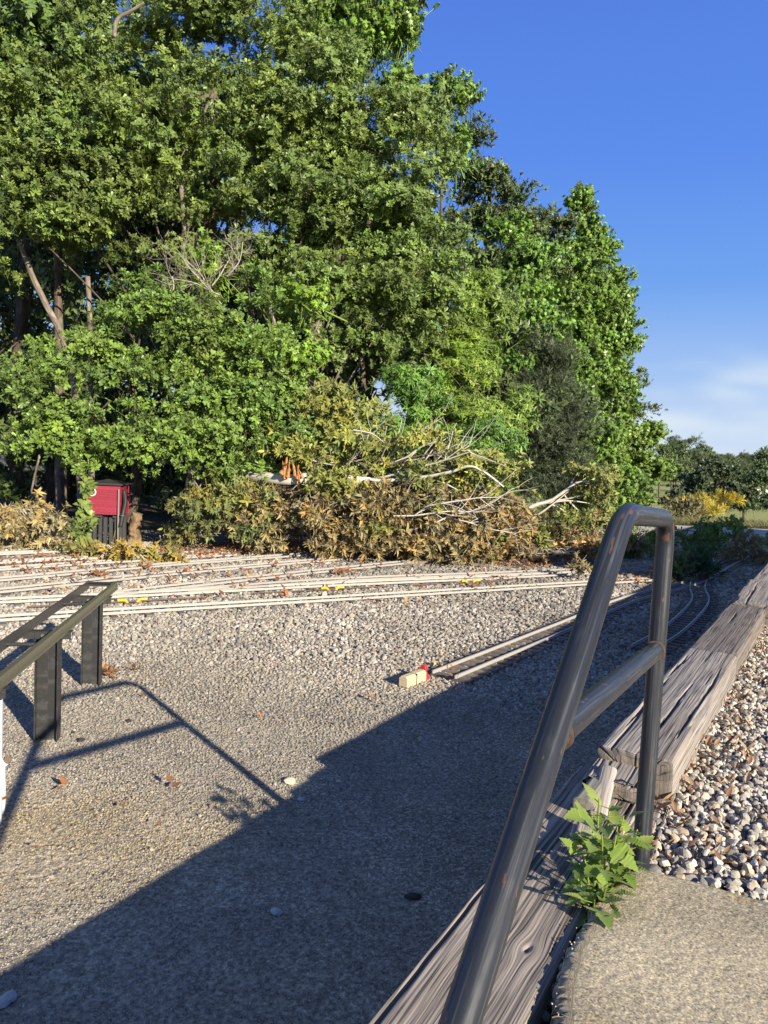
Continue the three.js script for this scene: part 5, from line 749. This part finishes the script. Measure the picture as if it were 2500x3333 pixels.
// ---------------------------------------------------------------- the weed by the post
{
  const t = thing('weed_plant', 'bright green leafy weed growing out of the gap by the handrail post', 'weed'), R = rng(95);
  const lobed = (L, W, lob) => { const n = 32, pos = [0, 0, 0], idx = [], side = s => { for (let i = 0; i <= n; i++) { const q = i / n, env = Math.sin(Math.PI * Math.pow(q, .72)) * (1 - .25 * q), tooth = 1 + .26 * Math.abs(((q * 8) % 1) - .5) * 2 - .13, lb = 1 + lob * (.55 * Math.exp(-(((q - .30) / .09) ** 2)) - .45 * Math.exp(-(((q - .46) / .06) ** 2))); pos.push(s * W / 2 * env * tooth * lb, .22 * W / 2 * env + .0008 * Math.sin(q * 60) * env - .22 * L * q * q, q * L); } }; pos.length = 0; for (let i = 0; i <= n; i++) { const q = i / n; pos.push(0, -.22 * L * q * q, q * L); } side(-1); side(1);
    for (let i = 0; i < n; i++) { const m = i, a = n + 1 + i, b = 2 * (n + 1) + i; idx.push(a, a + 1, m, m, a + 1, m + 1, m, m + 1, b, b, m + 1, b + 1); } return geo(pos, idx); };
  const gs = [lobed(.062, .041, .35), lobed(.062, .032, .15), lobed(.072, .062, 1)], mats = [[.175, .270, .026], [.21, .31, .034], [.135, .225, .020], [.27, .34, .06]].map(c => new THREE.MeshPhysicalMaterial({ color: rgb(...c), roughness: .78, transmission: .33, thickness: 0, clearcoat: .25, clearcoatRoughness: .45, side: THREE.DoubleSide }));
  const stemM = std(rgb(.20, .26, .04), .7), B = D(1950, 2950, 1.74); B.y = .40;
  const tips = [[1925, 2640, 1.80], [1985, 2620, 1.83], [2030, 2655, 1.85], [1900, 2780, 1.74], [2050, 2760, 1.80], [1960, 2720, 1.72], [1880, 2860, 1.68], [1975, 2880, 1.66], [2010, 2690, 1.78], [2075, 2700, 1.84], [1950, 2600, 1.80], [1935, 2930, 1.64]];
  tips.forEach(([px, py, d], si) => {
    const e = D(px, py, d), mid = B.clone().lerp(e, .5).add(V((R() - .5) * .02, .03, (R() - .5) * .02)), c = new THREE.QuadraticBezierCurve3(B.clone().add(V((R() - .5) * .03, 0, (R() - .5) * .03)), mid, e);
    mesh('stem', limb(c.getPoints(5), .0038, .0018, 6), stemM, t);
    const n = 9 + (si % 3); for (let i = 0; i < n; i++) {
      const u = .38 + .62 * (i + .5) / n, p = c.getPoint(u), a = i * 2.4 + si * 1.3 + R() * .5, top = u > .86, pol = top ? -.85 + R() * .4 : -.12 + (R() - .5) * .6, k = R() < (top ? .1 : .3) ? 2 : R() * 2 | 0;
      const m = mesh('leaf', gs[k], mats[top ? (R() < .5 ? 3 : 1) : R() * 3 | 0], t), off = V(Math.sin(a), .25, Math.cos(a)).multiplyScalar(.012 + .012 * R()); m.position.copy(p).add(off); m.rotation.set(pol, a, (R() - .5) * .7, 'YXZ'); m.scale.setScalar((top ? .55 : .72) + .4 * R());
      if (i % 2) mesh('leaf_stalk', limb([p, p.clone().add(off)], .0014, .0012, 4), stemM, t);
    }
  });
}
// single larger stones and scraps in the clearing
{
  const R = rng(97); for (const [px, py, s, c, lab] of [[945, 2548, .028, [.55, .47, .33], 'lone tan stone lying at the edge of the shade'], [900, 2975, .022, [.42, .42, .42], 'pale stone in the shade nearest the picture bottom'], [980, 2605, .016, [.4, .4, .4], 'flat pale stone in shade just past the tan stone'], [20, 3265, .026, [.4, .4, .4], 'pale stone at the bottom corner in shade']]) { const m = tag(mesh('loose_stone', stoneGeo(61 + (px % 7), 1), std(rgb(...c), .9)), lab, 'stone', 'larger stones lying loose on the packed gravel'); m.position.copy(G(px, py)).add(V(0, s * .4, 0)); m.scale.set(s, s * .7, s * .9); m.rotation.y = px; }
  const dk = std(rgb(.03, .028, .027), .9); for (const [px, py, s, lab] of [[418, 2350, .018, 'black cinder lump on the handrail shadow'], [263, 2413, .02, 'black cinder lump right of the trestle post'], [238, 2386, .011, 'small black cinder near the trestle post'], [1345, 2925, .022, 'black cinder lump in the shade near the slanting rail']]) { const m = tag(mesh('cinder', stoneGeo(71 + (px % 5), 1), dk), lab, 'cinder', 'black cinders lying on the gravel'); m.position.copy(G(px, py)).add(V(0, s * .4, 0)); m.scale.set(s * 1.2, s * .7, s); }
}

// ---------------------------------------------------------------- station building beside the path, out of view: its eaves shade the end of the yard
{
  const t = thing('station_building', 'plain gabled wooden station building beside the upper level', 'building'), dir = V(.565, 0, -.825), nrm = V(.825, 0, .565);
  const tip = V(2.1, 0, -10.55), h = 4.1, k = h / .41 * Math.hypot(.67, .74) / Math.hypot(.67, .74), c = tip.clone().add(V(.67, 0, .74).multiplyScalar(h / .41));
  const yaw = Math.atan2(-dir.z, dir.x); t.position.set(c.x, .5, c.z); t.rotation.y = yaw;
  const L = 12, Wd = 6, he = h - .5, wm = std(rgb(.34, .10, .07), .85), rm = std(rgb(.06, .06, .06), .8), tr = std(rgb(.7, .68, .62), .7);
  const s = nrm.clone().applyAxisAngle(UPV, -yaw).z > 0 ? 1 : -1;
  mesh('wall', box(L - 1, he - .02, Wd - 1, L / 2, (he - .02) / 2, s * Wd / 2), wm, t);
  const roof = new THREE.Shape([[-.0, 0], [Wd, 0], [Wd / 2, 1.1]].map(q => new THREE.Vector2(...q))); const rg = new THREE.ExtrudeGeometry(roof, { depth: L, bevelEnabled: false }).rotateY(Math.PI / 2); if (s > 0) rg.scale(1, 1, -1); rg.translate(0, he, 0); if (s > 0) { const ix = rg.index; if (!ix) { const p = rg.attributes.position; for (let i = 0; i < p.count; i += 3) { const a = [p.getX(i), p.getY(i), p.getZ(i)]; p.setXYZ(i, p.getX(i + 1), p.getY(i + 1), p.getZ(i + 1)); p.setXYZ(i + 1, ...a); } rg.computeVertexNormals(); } }
  mesh('roof', rg, rm, t);
  mesh('door', box(1, 2.1, .06, 3, 1.05, s * .47), tr, t); for (const x of [5.5, 8.5]) { const w = mesh('window', box(1.2, 1.1, .06, x, 1.6, s * .47), tr, t); mesh('pane', box(1.0, .9, .02, x, 1.6, s * .43), std(rgb(.05, .06, .07), .1), w); }
}
renderer.render(scene, camera);
